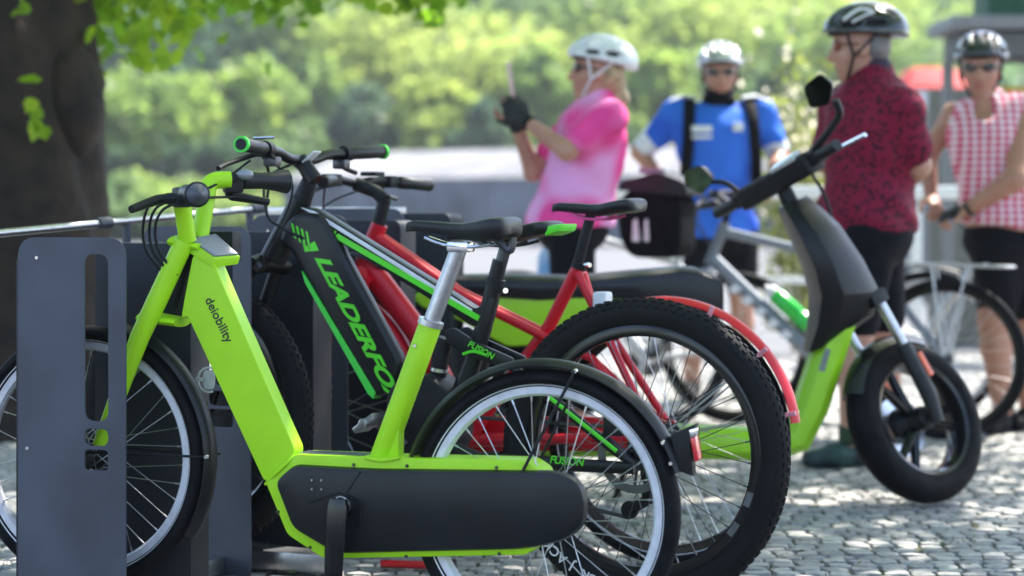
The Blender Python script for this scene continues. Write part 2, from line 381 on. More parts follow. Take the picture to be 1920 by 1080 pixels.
# fallen leaves and bits on the stones
dry = mat('dry_leaf', (.16, .11, .04), .8, var=.2, scale=9, rgb2=(.09, .12, .03))
V = []; Fq = []
for k in range(260):
    x, y = random.uniform(-1.2, 3.2), random.uniform(5.4, 10.5); a = random.uniform(0, 6.28); r_ = random.uniform(.008, .026); i = len(V); c_, s_ = math.cos(a)*r_, math.sin(a)*r_; z = .007
    V += [(x-c_, y-s_, z), (x+s_*.6, y-c_*.6, z+random.uniform(0, .012)), (x+c_, y+s_, z+random.uniform(0, .01)), (x-s_*.6, y+c_*.6, z+random.uniform(0, .01))]; Fq.append((i, i+1, i+2, i+3))
o = npmesh('fallen_leaves', V, Fq, dry); tag(o, 'small dry leaves scattered over the cobbles', 'leaves', kind='stuff')

# ---- leaves
def leaf_cards(C, size, up=0.3, shape=None, droop=0.0):
    """one folded leaf per centre; returns verts and quads"""
    N = len(C); C = np.asarray(C); a = rng.normal(size=(N, 3)); a[:, 2] -= droop; a /= np.linalg.norm(a, axis=1)[:, None]
    n = rng.normal(size=(N, 3)); n[:, 2] += up*3; n -= a*(n*a).sum(1)[:, None]; n /= np.linalg.norm(n, axis=1)[:, None]; b = np.cross(a, n)
    s = (size*rng.uniform(.65, 1.35, N))[:, None]
    if shape is None:
        V = np.stack([C-a*s*.55, C+b*s*.36+n*s*.06, C+a*s*.55-n*s*.05, C-b*s*.36+n*s*.06], 1).reshape(-1, 3)
        return V, np.arange(4*N).reshape(N, 4)
    pts = np.array(shape); K = len(pts)
    V = (C[:, None, :]+a[:, None, :]*(pts[None, :, 0:1]*s[:, None, :])+b[:, None, :]*(pts[None, :, 1:2]*s[:, None, :])+n[:, None, :]*(np.abs(pts[None, :, 1:2])*.25*s[:, None, :])).reshape(-1, 3)
    return V, np.arange(K*N).reshape(N, K)
MAPLE = [(-.45, 0), (-.38, .28), (-.2, .5), (-.02, .42), (.12, .48), (.28, .25), (.55, 0), (.28, -.25), (.12, -.48), (-.02, -.42), (-.2, -.5), (-.38, -.28)]
def leaf_mat(name, cols, trans=.45, pscale=.12, rnd=.35):
    m = bpy.data.materials.new(name); m.use_nodes = True; nt = m.node_tree; n = nt.nodes; l = nt.links; p = n['Principled BSDF']
    ge = n.new('ShaderNodeNewGeometry'); no = n.new('ShaderNodeTexNoise'); no.inputs['Scale'].default_value = pscale; no.inputs['Detail'].default_value = 2
    l.new(ge.outputs['Position'], no.inputs['Vector'])
    ma = n.new('ShaderNodeMath'); ma.operation = 'MULTIPLY_ADD'; ma.inputs[1].default_value = rnd; l.new(ge.outputs['Random Per Island'], ma.inputs[0])
    mr = n.new('ShaderNodeMapRange'); mr.inputs[1].default_value = .35; mr.inputs[2].default_value = .65; mr.inputs[3].default_value = 0; mr.inputs[4].default_value = 1-rnd; l.new(no.outputs[0], mr.inputs[0]); l.new(mr.outputs[0], ma.inputs[2])
    cr = n.new('ShaderNodeValToRGB'); E = cr.color_ramp.elements; E[0].color = (*cols[0], 1); E[1].color = (*cols[-1], 1)
    for i, c in enumerate(cols[1:-1]): e = E.new((i+1)/(len(cols)-1)); e.color = (*c, 1)
    l.new(ma.outputs[0], cr.inputs[0]); l.new(cr.outputs[0], p.inputs['Base Color']); p.inputs['Roughness'].default_value = .5; p.inputs['Specular IOR Level'].default_value = .3
    tr = n.new('ShaderNodeBsdfTranslucent'); hs = n.new('ShaderNodeHueSaturation'); hs.inputs['Value'].default_value = 1.8; hs.inputs['Saturation'].default_value = 1.0; l.new(cr.outputs[0], hs.inputs['Color']); l.new(hs.outputs[0], tr.inputs[0])
    ms = n.new('ShaderNodeMixShader'); ms.inputs[0].default_value = trans; l.new(p.outputs[0], ms.inputs[1]); l.new(tr.outputs[0], ms.inputs[2]); l.new(ms.outputs[0], n['Material Output'].inputs[0])
    return m
near_leaf = leaf_mat('maple_leaf', [(.06, .16, .010), (.16, .30, .014), (.32, .44, .025)], .55, 2.2)
far_leaf = leaf_mat('hillside_leaf', [(.050, .10, .065), (.10, .165, .065), (.20, .27, .06), (.30, .35, .085)], .55, .05, .12)  # bluish dark stop puts the shade of the foliage into its colour
bark = mat('dark_bark', (.032, .018, .011), .95, var=.3, scale=9, rgb2=(.012, .008, .0065), bump=1.0, bscale=26)
bark2 = mat('grey_bark', (.10, .085, .07), .9, var=.2, scale=6, bump=.5)

# ---- the shade tree on the left: its crown hangs over the square
def bark_tube(pts, rr, n=26, amp=.09):
    P = spline(pts, 10); m = len(P); T = [(P[min(i+1, m-1)]-P[max(i-1, 0)]).normalized() for i in range(m)]; vs = []; fs = []; N = Vector((1, 0, 0))
    for i in range(m):
        t = i/(m-1)*(len(rr)-1); k = min(int(t), len(rr)-2); r = rr[k]+(rr[k+1]-rr[k])*(t-k); N = (N-T[i]*N.dot(T[i])).normalized(); Bv = T[i].cross(N)
        for j in range(n):
            a = 2*math.pi*j/n; q_ = r*(1+amp*math.sin(a*5+i*.25)*.5+amp*math.sin(a*11+i*.6)*.4+random.uniform(-.02, .02)); vs.append(P[i]+N*math.cos(a)*q_+Bv*math.sin(a)*q_)
    for i in range(m-1):
        for j in range(n): fs.append((i*n+j, i*n+(j+1) % n, (i+1)*n+(j+1) % n, (i+1)*n+j))
    return vs, fs
tr = empty('maple_tree', (-2.28, 9.4, 0), 0, 'big dark maple trunk with overhanging leafy branches left of the rack', 'tree')
tm = MB(); o3 = Vector(tr.location)
tm.add(*bark_tube([(-.05, 0, -.1), (0, 0, .25), (.0, 0, .8), (-.02, 0, 1.5), (-.05, .02, 2.2), (-.05, 0, 3.0), (0, 0, 4.0)], [.72, .56, .49, .465, .43, .42, .34], 40))
tm.ell((.36, -.12, 1.42), (.15, .2, .26)); tm.build('trunk', bark, tr, smooth=70)
limbs = MB(); tips = []
for a, L, h in ((5, 4.6, 5.2), (60, 4.2, 6.0), (120, 3.6, 6.2), (190, 3.2, 5.6), (255, 3.8, 5.4), (305, 4.4, 5.6), (340, 5.2, 6.4)):
    e = Vector((L*math.cos(R(a)), L*math.sin(R(a)), h)); limbs.add(*bark_tube([(0, 0, 2.6+random.uniform(0, 1)), e*.4+Vector((0, 0, 2.2)), e], [.17, .11, .03], 10)); tips.append(e)
    for k in range(3):
        f = e*random.uniform(.45, .8)+Vector((0, 0, 1.2)); limbs.add(*bark_tube([f, f+Vector((random.uniform(-1, 1), random.uniform(-1, 1), random.uniform(-.3, .9)))], [.05, .012], 7))
limbs.build('limbs', bark, tr, smooth=70)
# crown: clumps through a wide volume above the frame
CC = []
for k in range(150):
    while True:
        x, y, z = random.uniform(-3.5, 9.8), random.uniform(-6.2, 1.6), random.uniform(3.4, 7.4)
        if ((x-2.7)/6.4)**2+((y+2.3)/3.6)**2+((z-5.2)/2.4)**2 < 1: break
    c = np.array((x, y, z)); r = random.uniform(.45, .95); n = int(95*r/.7)
    d = rng.normal(size=(n, 3)); d /= np.linalg.norm(d, axis=1)[:, None]; CC.append(c+d*r*(rng.uniform(.3, 1, n)**.5)[:, None]*np.array([1, 1, .7]))
for k in range(34):
    c = np.array((1.6+random.gauss(0, 1.1), 2.1+random.gauss(0, .8), random.uniform(3.6, 6.6))); r = random.uniform(.5, .9); n = int(110*r/.7)
    d = rng.normal(size=(n, 3)); d /= np.linalg.norm(d, axis=1)[:, None]; CC.append(c+d*r*(rng.uniform(.3, 1, n)**.5)[:, None]*np.array([1, 1, .7]))
V, Q = leaf_cards(np.concatenate(CC), .19, .4)
npmesh('crown', V, Q, near_leaf, tr)
def hang(px, py, d): return F(px, py, d)-o3
br = MB(); HC = []
for (p0, p1, d, cnt, spread) in [((120, -120), (250, 25), 9.6, 75, .16), ((210, -60), (330, 40), 9.9, 65, .14), ((330, -90), (380, 30), 10.4, 34, .12), ((380, -70), (520, -5), 10.3, 34, .12), ((500, -60), (600, -5), 10.0, 28, .10), ((620, -90), (740, -12), 10.2, 30, .10), ((700, -120), (790, 20), 10.0, 34, .075), ((760, -80), (832, 15), 10.1, 22, .06), ((130, -60), (210, 45), 10.6, 32, .12)]:
    a, b_ = hang(*p0, d), hang(*p1, d); br.tube(spline([a+Vector((-.3, .1, .5)), a, a.lerp(b_, .6)+Vector((0, 0, .04)), b_], 5), [.012]*5+[.008]*6+[.004]*5, 6)
    for k in range(int(cnt*2.1)):
        t = random.random()**.7; c = a.lerp(b_, t); HC.append((c.x+random.gauss(0, spread), c.y+random.gauss(0, spread*1.5), c.z+random.gauss(0, spread*.8)))
for (px, py) in ((44, 140), (60, 195), (72, 232), (66, 215), (78, 243), (40, 20), (52, 12), (30, 26), (70, 222), (62, 238)):
    c = hang(px, py, 8.72); HC.append(tuple(c+Vector((random.gauss(0, .012), 0, random.gauss(0, .012)))))
    br.tube([c, c+Vector((.0, .24, -.02))], .003, 5)
tag(br.build('twigs', bark, tr), kind='stuff')
V, Q = leaf_cards(np.array(HC), .078, .1, MAPLE, .5)
npmesh('hanging_leaves', V, Q, near_leaf, tr)

# ---- hillside with its wood
hx = np.linspace(-70, 70, 30); hy = np.linspace(83, 240, 24)
def hz(x, y): return max(0, (y-85))*.34+2.0*math.sin(x*.06+y*.03)+1.2*math.sin(x*.17)
V = [(x, y, hz(x, y)*min(1, (y-83)/12)-.2) for y in hy for x in hx]
hill = npmesh('hillside', V, [(j*30+i, j*30+i+1, (j+1)*30+i+1, (j+1)*30+i) for j in range(23) for i in range(29)], mat('hill_grass', (.06, .11, .03), .9, var=.2, scale=.3, rgb2=(.10, .15, .04)), smooth=180)
tag(hill, 'green wooded slope rising behind the square', 'hillside', kind='structure')
def crown_pts(c, rx, rz, nb, per):
    out = []
    for k in range(nb):
        d = rng.normal(size=3); d /= np.linalg.norm(d); d[2] = abs(d[2])*1.1-.35; bc = np.array(c)+d*np.array([rx, rx, rz])*rng.uniform(.35, .85); r = rx*rng.uniform(.28, .5)
        e = rng.normal(size=(per, 3)); e /= np.linalg.norm(e, axis=1)[:, None]; out.append(bc+e*r*(rng.uniform(.55, 1.05, per))[:, None]*np.array([1, 1, .8]))
    return np.concatenate(out)
WC = []; WT = MB()
for k in range(330):
    y = 95+85*random.random()**1.4; x = random.uniform(-.27, .27)*y; z0 = hz(x, y)-.5; rx = random.uniform(2.6, 4.6); rz = rx*random.uniform(.9, 1.5); h = rz*.55+random.uniform(0, .8)
    WC.append(crown_pts((x, y, z0+h), rx, rz, 11, 66))
    WT.tube([(x, y, z0), (x, y, z0+h)], [.3, .15], 6)
for k in range(150):                            # low growth along the foot of the slope
    y = random.uniform(86, 96); x = random.uniform(-.27, .27)*y; r_ = random.uniform(1.2, 2.2); WC.append(crown_pts((x, y, hz(x, y)+r_*.3), r_, r_*.8, 5, 40))
for k in range(60):                             # bushes left of the wall, down to the paving
    y = random.uniform(68, 84); x = random.uniform(-.215, -.125)*y; r_ = random.uniform(1.0, 1.9); WC.append(crown_pts((x, y, r_*.55), r_, r_*.9, 6, 40))
V, Q = leaf_cards(np.concatenate(WC), .50, .3)
wood = npmesh('hillside_wood', V, Q, far_leaf); tag(wood, 'dense sunlit wood covering the far hillside', 'wood', kind='stuff')
tk = WT.build('wood_trunks', bark2, wood); tag(tk, kind='stuff')
def far_tree(px, d, base_py, top_py, rx_px, label, cols=None):
    d += 13; s = FPX/d; b0 = F(px, base_py, d); b0.z = max(.0, hz(b0.x, d)-.6); top_z = CAM_Z-(top_py-400)/s; t = empty('broadleaf_tree', (b0.x, d, b0.z), 0, label, 'tree', 'trees in front of the hillside')
    H = top_z-b0.z; rx = rx_px/s; MB().tube(spline([(0, 0, -.3), (.1, 0, H*.3), (0, 0, H*.75)], 4), [.22]*3+[.15]*3+[.08]*3, 8).build('trunk', bark2, t)
    V, Q = leaf_cards(crown_pts((0, 0, H*.6), rx, H*.42, 16, 75), .5, .3); npmesh('crown', V, Q, cols or far_leaf, t)
yl = leaf_mat('spring_leaf', [(.13, .20, .05), (.22, .30, .055), (.31, .36, .08)], .55, .2, .15)
dk = leaf_mat('blue_green_leaf', [(.05, .10, .07), (.08, .14, .08), (.12, .18, .08)], .35, .2)
far_tree(290, 72, 395, 110, 150, 'bright yellow-green tree just right of the big trunk', yl)
far_tree(480, 74, 380, 60, 120, 'bright spring-green tree above the lime handlebar', yl)
far_tree(690, 76, 370, 130, 90, 'blue-green tree behind the mountain bike handlebar', dk)
far_tree(830, 75, 360, 90, 90, 'sunlit yellow-green tree left of the raised phone', yl)
far_tree(905, 73, 340, 170, 60, 'dark rounded tree behind the raised gloves', dk)
far_tree(1010, 76, 360, 60, 80, 'bright tree between the phone and the white helmet', yl)
far_tree(1240, 75, 330, 50, 75, 'yellow-green tree between the white and the grey helmets', yl)
far_tree(1480, 76, 330, 40, 80, 'soft green tree left of the black helmet', far_leaf)
far_tree(1730, 77, 330, 60, 60, 'yellow-green tree right of the black helmet', yl)

# ---- quay wall with sunlit sloping top
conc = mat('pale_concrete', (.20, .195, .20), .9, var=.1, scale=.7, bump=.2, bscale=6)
conc_d = mat('shaded_concrete', (.12, .128, .15), .9, var=.15, scale=.5, bump=.2, bscale=5)  # darker, bluer copy of the slope concrete: shade put into the colour
wl = empty('quay_wall', (0, 60, 0), 0, 'long grey wall with a pale sloping top behind the square', 'wall')
A_, B_ = Vector((-7.6, 10, 0)), Vector((16, -6, 0)); dv = (B_-A_).normalized(); nv = Vector((dv.y, -dv.x, 0)); nv = nv if nv.y < 0 else -nv
def wall_run(z0, z1, o0, o1, th, m, name):
    for k in range(14):
        a = A_.lerp(B_, k/14)+dv*.02; b_ = A_.lerp(B_, (k+1)/14)-dv*.02
        rings = [[p-nv*o0+Vector((0, 0, z0)), p-nv*o1+Vector((0, 0, z1)), p-nv*(o1+th)+Vector((0, 0, z1)), p-nv*(o0+th)+Vector((0, 0, z0))] for p in (a, b_)]
        MB().loft(rings).build(name, m, wl, bevel=.02)
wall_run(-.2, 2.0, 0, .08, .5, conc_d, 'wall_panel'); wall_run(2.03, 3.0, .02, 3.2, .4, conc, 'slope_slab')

# ---- white railing, kiosk, stall, flowering shrub
rl = empty('railing', (1.0, 12.4, 0), 0, 'white metal railing behind the cyclists', 'railing')
MB().box((1.35, 0, 1.06), (4.2, .06, .075)).build('top_rail', white_paint, rl, bevel=.015)
MB().box((1.35, 0, .55), (4.2, .03, .04)).build('lower_rail', white_paint, rl, bevel=.008)
for k in range(5): MB().box((-.65+k*1.0, 0, .51), (.06, .06, 1.02)).build('post', conc if k < 2 else white_paint, rl, bevel=.008)
ks = empty('kiosk', (2.72, 15, -.13), 0, 'grey flat-roofed kiosk with green upper panel at the top right corner', 'kiosk')
MB().box((1.6, -.9, 2.30), (3.0, .8, .09)).build('roof', mat('roof_metal', (.22, .22, .25), .5, .3), ks, bevel=.02)
MB().box((1.65, -.9, 2.16), (2.9, .7, .16)).build('fascia', mat('fascia_dark', (.10, .10, .11), .6), ks, bevel=.01)
MB().box((1.75, -.8, 2.75), (2.7, .5, .8)).build('upper_panel', mat('dark_green_panel', (.02, .10, .06), .6), ks, bevel=.02)
MB().box((.16, -.9, 1.03), (.07, .07, 2.08)).build('post', mat('post_grey', (.2, .2, .22), .6), ks, bevel=.01)
MB().box((1.6, 1.0, 1.0), (2.4, .1, 2.0)).build('back_wall', mat('pale_wall', (.20, .19, .17), .8), ks, bevel=.01)
MB().box((.9, -1.15, 1.83), (.9, .05, .12)).build('yellow_sign', mat('ochre_sign', (.55, .33, .05), .6), ks, bevel=.006)
sl = empty('market_stall', F(1742, 400, 24)*1.0, 0, 'small white stall under a red awning between the two helmets', 'stall'); sl.location.z = 0
s24 = FPX/24
MB().loft([[(-.36, -.6, 2.32), (.36, -.6, 2.32), (.36, .6, 2.32), (-.36, .6, 2.32)], [(-.22, -.3, 2.56), (.22, -.3, 2.56), (.22, .3, 2.56), (-.22, .3, 2.56)]]).build('awning', mat('red_awning', (.62, .02, .02), .7), sl, bevel=.01)
MB().box((0, 0, 2.2), (.66, 1.1, .2)).build('valance', white_paint, sl, bevel=.02)
MB().box((0, .2, 1.0), (.9, 1.4, 2.0)).build('booth', mat('booth_grey', (.22, .22, .23), .7), sl, bevel=.03)
sh = empty('flowering_shrub', (F(1500, 400, 14.5).x, 14.5, 0), 0, 'pale straw-coloured flowering shrub behind the blue jersey', 'shrub')
st_ = MB()
for k in range(40):
    a = random.uniform(0, 6.28); r = random.uniform(.05, .32); st_.tube([(0.05*math.cos(a), .05*math.sin(a), 0), (r*.6*math.cos(a), r*math.sin(a), .8), (r*math.cos(a), r*math.sin(a)*1.4, random.uniform(1.1, 1.75))], .005, 5)
st_.build('stems', mat('dry_stem', (.20, .19, .06), .8), sh)
P = rng.normal(size=(900, 3))*np.array([.17, .22, .42])+np.array([0, 0, 1.05]); V, Q = leaf_cards(P[P[:, 2] > .15], .07, .1); npmesh('leaves', V, Q, leaf_mat('shrub_leaf', [(.12, .17, .03), (.30, .30, .08)], .4, 2), sh)
P = rng.normal(size=(420, 3))*np.array([.18, .22, .35])+np.array([0, 0, 1.2]); V, Q = leaf_cards(P[P[:, 2] > .3], .06, .1); npmesh('blossoms', V, Q, leaf_mat('shrub_blossom', [(.55, .50, .36), (.70, .66, .55)], .4, 2), sh)

# ---- bike stands, rails
def stand(ride, fz, label, u0px, u1px, ref_y, first=False):
    root = empty('bike_stand', (0, 0, 0), 0, label, 'bike stand', 'stands of the bike rack')
    root.location = ride.root.location; root.rotation_euler = ride.root.rotation_euler; q = ride.q; w = .125
    ul = q(u0px, ref_y, w).x; ur = q(u1px, ref_y, w).x; Wd = ul-ur; zt = fz; k = Wd/200.0   # k: metres per photo pixel
    rect = rpoly([(ur, .0), (ul, .0), (ul, zt), (ur, zt)], [.004, .004, .045, .045], 7)
    sx1 = ur+Wd*.38; sx0 = ur+Wd*.155
    def slot(z0, z1, r): return rpoly([(sx0, z0), (sx1, z0), (sx1, z1), (sx0, z1)], r, 6)[::-1]
    sheet('side_plate', rect, [slot(zt-.41, zt-.035, .027), slot(zt-.465, zt-.425, .02), slot(zt-.52, zt-.472, .012)], w, .005, rack_grey, root)
    MB().box(((ul+.004), w-.055, zt*.5-.02), (.006, .11, zt-.06)).build('edge_plate', rack_dark, root, bevel=.002)
    pl = MB().prism(rpoly([(ur-.04, 0), (ul-.06, 0), (ul-.06, zt-.015), (ur-.04, zt-.015)], [.003, .003, .03, .03]), -.21, -.115).build('charging_pillar', rack_dark, root, bevel=.004)
    b = MB()
    for p in ((ul-Wd*.18, zt-.045), (ul-Wd*.09, zt-.475), (ul-Wd*.55, zt-.22)):
        if p[1] < zt-.1 and p[0] < ul-Wd*.5: continue
        screw(b, p, w+.002, r=.0055)
    b.build('screws', chrome, root)
    MB().box(((ul+ur)/2-.05, 0, .035), (Wd+.25, .09, .05)).build('wheel_tray', alu, root, bevel=.006)
    return root, ul, ur, zt, Wd

# ------------------------------------------------------------------ bicycles: local x forward, y to the rider's left, z up
class Ride:
    def __init__(s, name, label, cat, rear, front, group=None):
        dx, dy = front[0]-rear[0], front[1]-rear[1]; s.ang = math.atan2(dy, dx); s.wb = math.hypot(dx, dy)
        s.root = empty(name, (rear[0], rear[1], 0), s.ang, label, cat, group)
        s.M = Matrix.Translation((rear[0], rear[1], 0)) @ Matrix.Rotation(s.ang, 4, 'Z'); s.I = s.M.inverted()
    def q(s, px, py, w=0.0):                    # point of the plane y = w seen there
        C = s.I @ Vector((0, 0, CAM_Z)); D = (s.I @ F(px, py, 1))-C; t = (w-C.y)/D.y; return C+D*t
    def p2(s, pts, w): return [(v.x, v.z) for v in (s.q(a, b, w) for a, b in pts)]
def bend(pts, r=0.03, n=6):
    P = [Vector(p) for p in pts]; out = [P[0]]
    for i in range(1, len(P)-1):
        a, b = P[i-1]-P[i], P[i+1]-P[i]; d = min(r, a.length*0.48, b.length*0.48); A = P[i]+a.normalized()*d; B = P[i]+b.normalized()*d
        for k in range(n+1): t = k/n; out.append(A*(1-t)**2+P[i]*2*t*(1-t)+B*t*t)
    return out+[P[-1]]
def wheel(root, c, Rt, tr, ro, rd, rw, rim_m, tyre_m, ns, spoke_m, knobs=0, hub_m=None, hubr=0.03, sr=0.0011, M=None, flat=1.0, stripe=None):
    c = Vector(c); W = MB(M).lathe([(0.006, -.06), (hubr*.6, -.055), (hubr, -.034), (hubr, -.028), (hubr*.6, -.02), (hubr*.6, .02), (hubr, .028), (hubr, .034), (hubr*.6, .055), (0.006, .06)], c, 24, closed_prof=False).build('wheel', hub_m or black, root)
    tq = (Rt-ro)/2+.0025; rc = Rt-tq; prof = []
    for k in range(20):
        a = 2*math.pi*k/20; prof.append((rc+tq*math.cos(a), tr*flat*math.sin(a)*(1.0 if math.cos(a) > -.2 else .92)))
    MB(M).lathe(prof, c, 96).build('tyre', tyre_m, W)
    MB(M).lathe([(ro, rw/2), (ro-.002, rw/2+.001), (ro-rd*.75, rw/2), (ro-rd, rw*.22), (ro-rd, -rw*.22), (ro-rd*.75, -rw/2), (ro-.002, -rw/2-.001), (ro, -rw/2), (ro-.006, 0)], c, 96).build('rim', rim_m, W, smooth=30)
    if stripe:
        for sg in (-1, 1):
            y0 = sg*(tr*flat*.93); MB(M).lathe([(rc-tq*.66, sg*tr*flat*.72), (rc-tq*.56, sg*tr*flat*.80), (rc-tq*.56, sg*tr*flat*.72), (rc-tq*.66, sg*tr*flat*.64)], c, 96).build('sidewall_line', stripe, W)
    if ns:
        b = MB(M)
        for i in range(ns):
            sg = 1 if i % 2 else -1; a = 2*math.pi*(i+.3)/ns; cr = (1 if (i//2) % 2 else -1)*1.25
            h = c+Vector((hubr*.95*math.cos(a+cr), sg*.031, hubr*.95*math.sin(a+cr))); e = c+Vector(((ro-rd*.9)*math.cos(a), sg*.004, (ro-rd*.9)*math.sin(a)))
            b.tube([h, e], sr, 5)
            b.tube([e, e+(h-e).normalized()*.014], sr*2, 5)
        b.build('spokes', spoke_m, W)
    if knobs:
        b = MB(M)
        for i in range(knobs):
            for row, (pa, sx, sy) in enumerate([(-1.05, .0105, .009), (-.55, .011, .010), (-.02, .012, .011), (.5, .011, .010), (1.0, .0105, .009)]):
                a = 2*math.pi*(i+(.5 if row % 2 else 0))/knobs; rr = rc+tr*math.cos(pa)
                P = c+Vector((rr*math.cos(a), tr*flat*math.sin(pa), rr*math.sin(a)))
                er = Vector((math.cos(a), 0, math.sin(a))); et = Vector((-math.sin(a), 0, math.cos(a))); nn = (er*math.cos(pa)+Vector((0, math.sin(pa), 0))).normalized(); s2 = et.cross(nn)
                b.box(P-nn*.0008, (sx, sy, .008), Matrix((et, s2, nn)).transposed())
        tag(b.build('tread_knobs', tyre_m, W, smooth=0), kind='stuff')
    return W
def fender(root, c, r, w, a0, a1, m, name='fender', M=None, depth=.014):
    k = 9; prof = [(r-depth*(abs(2*i/(k-1)-1))**2.2, w*(i/(k-1)-.5)) for i in range(k)]+[(r-.003-depth*(abs(2*i/(k-1)-1))**2.2, (w-.004)*(i/(k-1)-.5)) for i in range(k-1, -1, -1)]
    return MB(M).lathe(prof, c, 48, a0, a1).build(name, m, root)
def saddle(root, nose, rear, wb=.078, th=.05, m=None, name='saddle', drop=.0):
    n = Vector(nose); r = Vector(rear); rings = []
    for t, hw, zt, dp in [(0, .006, -.012, .012), (.02, .014, -.003, .024), (.1, .019, .0, .03), (.3, .023, -.003, .034), (.45, .030, -.006, .040), (.58, .045, -.006, .05), (.72, .064, 0, th), (.86, wb, .006, th*1.1), (.95, wb*.96, .007, th), (.985, wb*.8, .002, th*.75), (1, wb*.5, -.006, th*.4)]:
        p = n.lerp(r, t); ring = []
        for k in range(16):
            a = 2*math.pi*k/16; cx = math.cos(a); sz = math.sin(a)
            y = hw*math.copysign(abs(cx)**.7, cx); z = (zt+(0.008*sz-.008)) if sz > 0 else zt-.008+dp*sz*(0.45+.55*abs(cx)**1.5)
            ring.append(p+Vector((0, y, z)))
        rings.append(ring)
    return MB().loft(rings).build(name, m or leather, root, smooth=60)
def rails(root, a, b, z0, m=chrome):            # two saddle rails between points a (front) and b (rear)
    o = MB()
    for y in (-.022, .022): o.tube(spline([Vector(a)+Vector((0, y*.5, 0)), Vector(a).lerp(Vector(b), .3)+Vector((0, y, z0)), Vector(a).lerp(Vector(b), .7)+Vector((0, y, z0)), Vector(b)+Vector((0, y*1.6, 0))], 5), .0037, 8)
    return o.build('saddle_rails', m, root)
def bar_y(root, pts, r, name, m, n=12): return MB().tube(pts, r, n).build(name, m, root)
def cable(root, pts, m=black, r=.0027): return MB().tube(spline(pts, 8), r, 6).build('cable', m, root)
def screw(b, p, y, m=None, r=.006): b.lathe([(0.0001, y+.004), (r*.7, y+.004), (r, y+.001), (r, y-.002)], (p[0], 0, p[1]), 10, closed_prof=False)

# ============================================================ lime green step-through e-bike
g = Ride('electric_bicycle', 'lime green step-through e-bike with black chain cover, nearest in the rack', 'bicycle', (.0686, 4.571), (-.976, 4.91), 'bikes parked in the rack')
G = g.root; q = g.q; RH = Vector((0, 0, .306)); FH = Vector((g.wb, 0, .382))
for c, nm in ((RH, 'r'), (FH, 'f')):
    wheel(G, c, .301, .0255, .2655, .022, .026, rim_alu, rubber, 36, steel, hubr=.034, stripe=white_print)
fr = MB().prism(rpoly(g.p2([(362, 478), (398, 486), (418, 535), (556, 850), (498, 908), (352, 592), (340, 596), (346, 560)], .03), [.01, .02, .05, .02, .02, .03, .01, .01]), -.02, .03)
fr.build('frame', lime, G, bevel=.011, seg=3)
loop = MB().prism(rpoly(g.p2([(552, 851), (700, 857), (985, 864), (1015, 884), (1020, 960), (990, 1041), (606, 1048), (538, 1003), (497, 905)], .042), .012), -.05, .042)
fl = loop.build('frame_shell', lime, G, bevel=.006)
# grey top plate on the shell
MB().prism(g.p2([(558, 849), (682, 854), (682, 858), (560, 855)], .03), -.03, .03).build('battery_lid', rack_grey, G, bevel=.002)
cv = MB().prism(rpoly(g.p2([(548, 872), (700, 880), (1040, 884), (1082, 900), (1097, 935), (1095, 985), (1060, 1014), (985, 1032), (625, 1040), (545, 992), (511, 903)], .062), [.015, .03, .05, .03, .03, .03, .04, .04, .03, .02, .02]), .02, .06).build('chain_cover', cover, G, bevel=.017, seg=2)
MB().prism(rpoly(g.p2([(562, 905), (700, 905), (690, 912), (600, 912), (565, 940)], .062), .004), .055, .0605)
b = MB()                                        # raised hexagon and parting line round the crank
hexo = [(580, 942), (634, 924), (678, 938), (678, 990), (650, 999)]
for i in range(4):
    a, c2 = q(*hexo[i], .061), q(*hexo[i+1], .061); b.tube([a, c2], .0022, 6)
b.tube([q(650, 925, .0605), q(676, 884, .0605)], .0011, 5)
b.build('cover_groove', black_frame, cv)
b = MB()
for p in ((586, 900), (604, 900), (586, 917), (604, 917)): screw(b, tuple(q(*p, .06).xz), .061, r=.0035)
b.build('cover_screws', chrome, cv)
b = MB()
for p in ((662, 872), (762, 874), (930, 877), (520, 960), (580, 1027), (760, 1044), (935, 1039)): screw(b, tuple(q(*p, .046).xz), .042, r=.004)
b.build('shell_screws', dark_steel, fl)
# seat tube with gusset, post, collar
st0, st1 = q(716, 862, 0), q(808, 606, 0)
st = MB().tube([q(712, 868, 0), st1], [.026, .0255], 20)
st.prism(g.p2([(690, 862), (747, 860), (748, 775), (735, 745)], .018), -.018, .018)
st.build('seat_tube', lime, G, bevel=.004)
MB().tube([q(806, 610, 0), q(809, 600, 0)], .0285, 20).build('seat_collar', alu, G)
wl_ = [q(553, 853, .031), q(540, 866, .043), q(515, 890, .043), q(498, 908, .031)]
MB().tube(spline(wl_, 6), .0042, 8).build('weld_bead', lime, G)
MB().tube(spline([q(684, 858, .0445), q(716, 864, .0445), q(750, 858, .0445)], 6), .0036, 8).build('weld_bead', lime, G)
MB().tube([q(800, 628, 0), q(862, 462, 0)], .0185, 20).build('seat_post', alu, G)
b = MB(); screw(b, tuple(q(786, 647, .0).xz), .026, r=.005); b.build('seat_screw', chrome, G)
sad = saddle(G, q(762, 413, 0), q(966, 412, 0), .083, .068, name='saddle')
rails(G, q(800, 445, 0), q(930, 455, 0), -.012)
MB().box(q(864, 463, 0), (.05, .05, .022)).build('seat_clamp', chrome, G, bevel=.005)
MB().tube([q(822, 457, .02), q(848, 458, .02)], .004, 8).build('clamp_lever', black, G)
for y in (-.03, .03): MB().tube(spline([q(925, 440, y), q(955, 470, y), q(962, 445, y)], 6), .009, 8).build('saddle_spring', dark_steel, G)
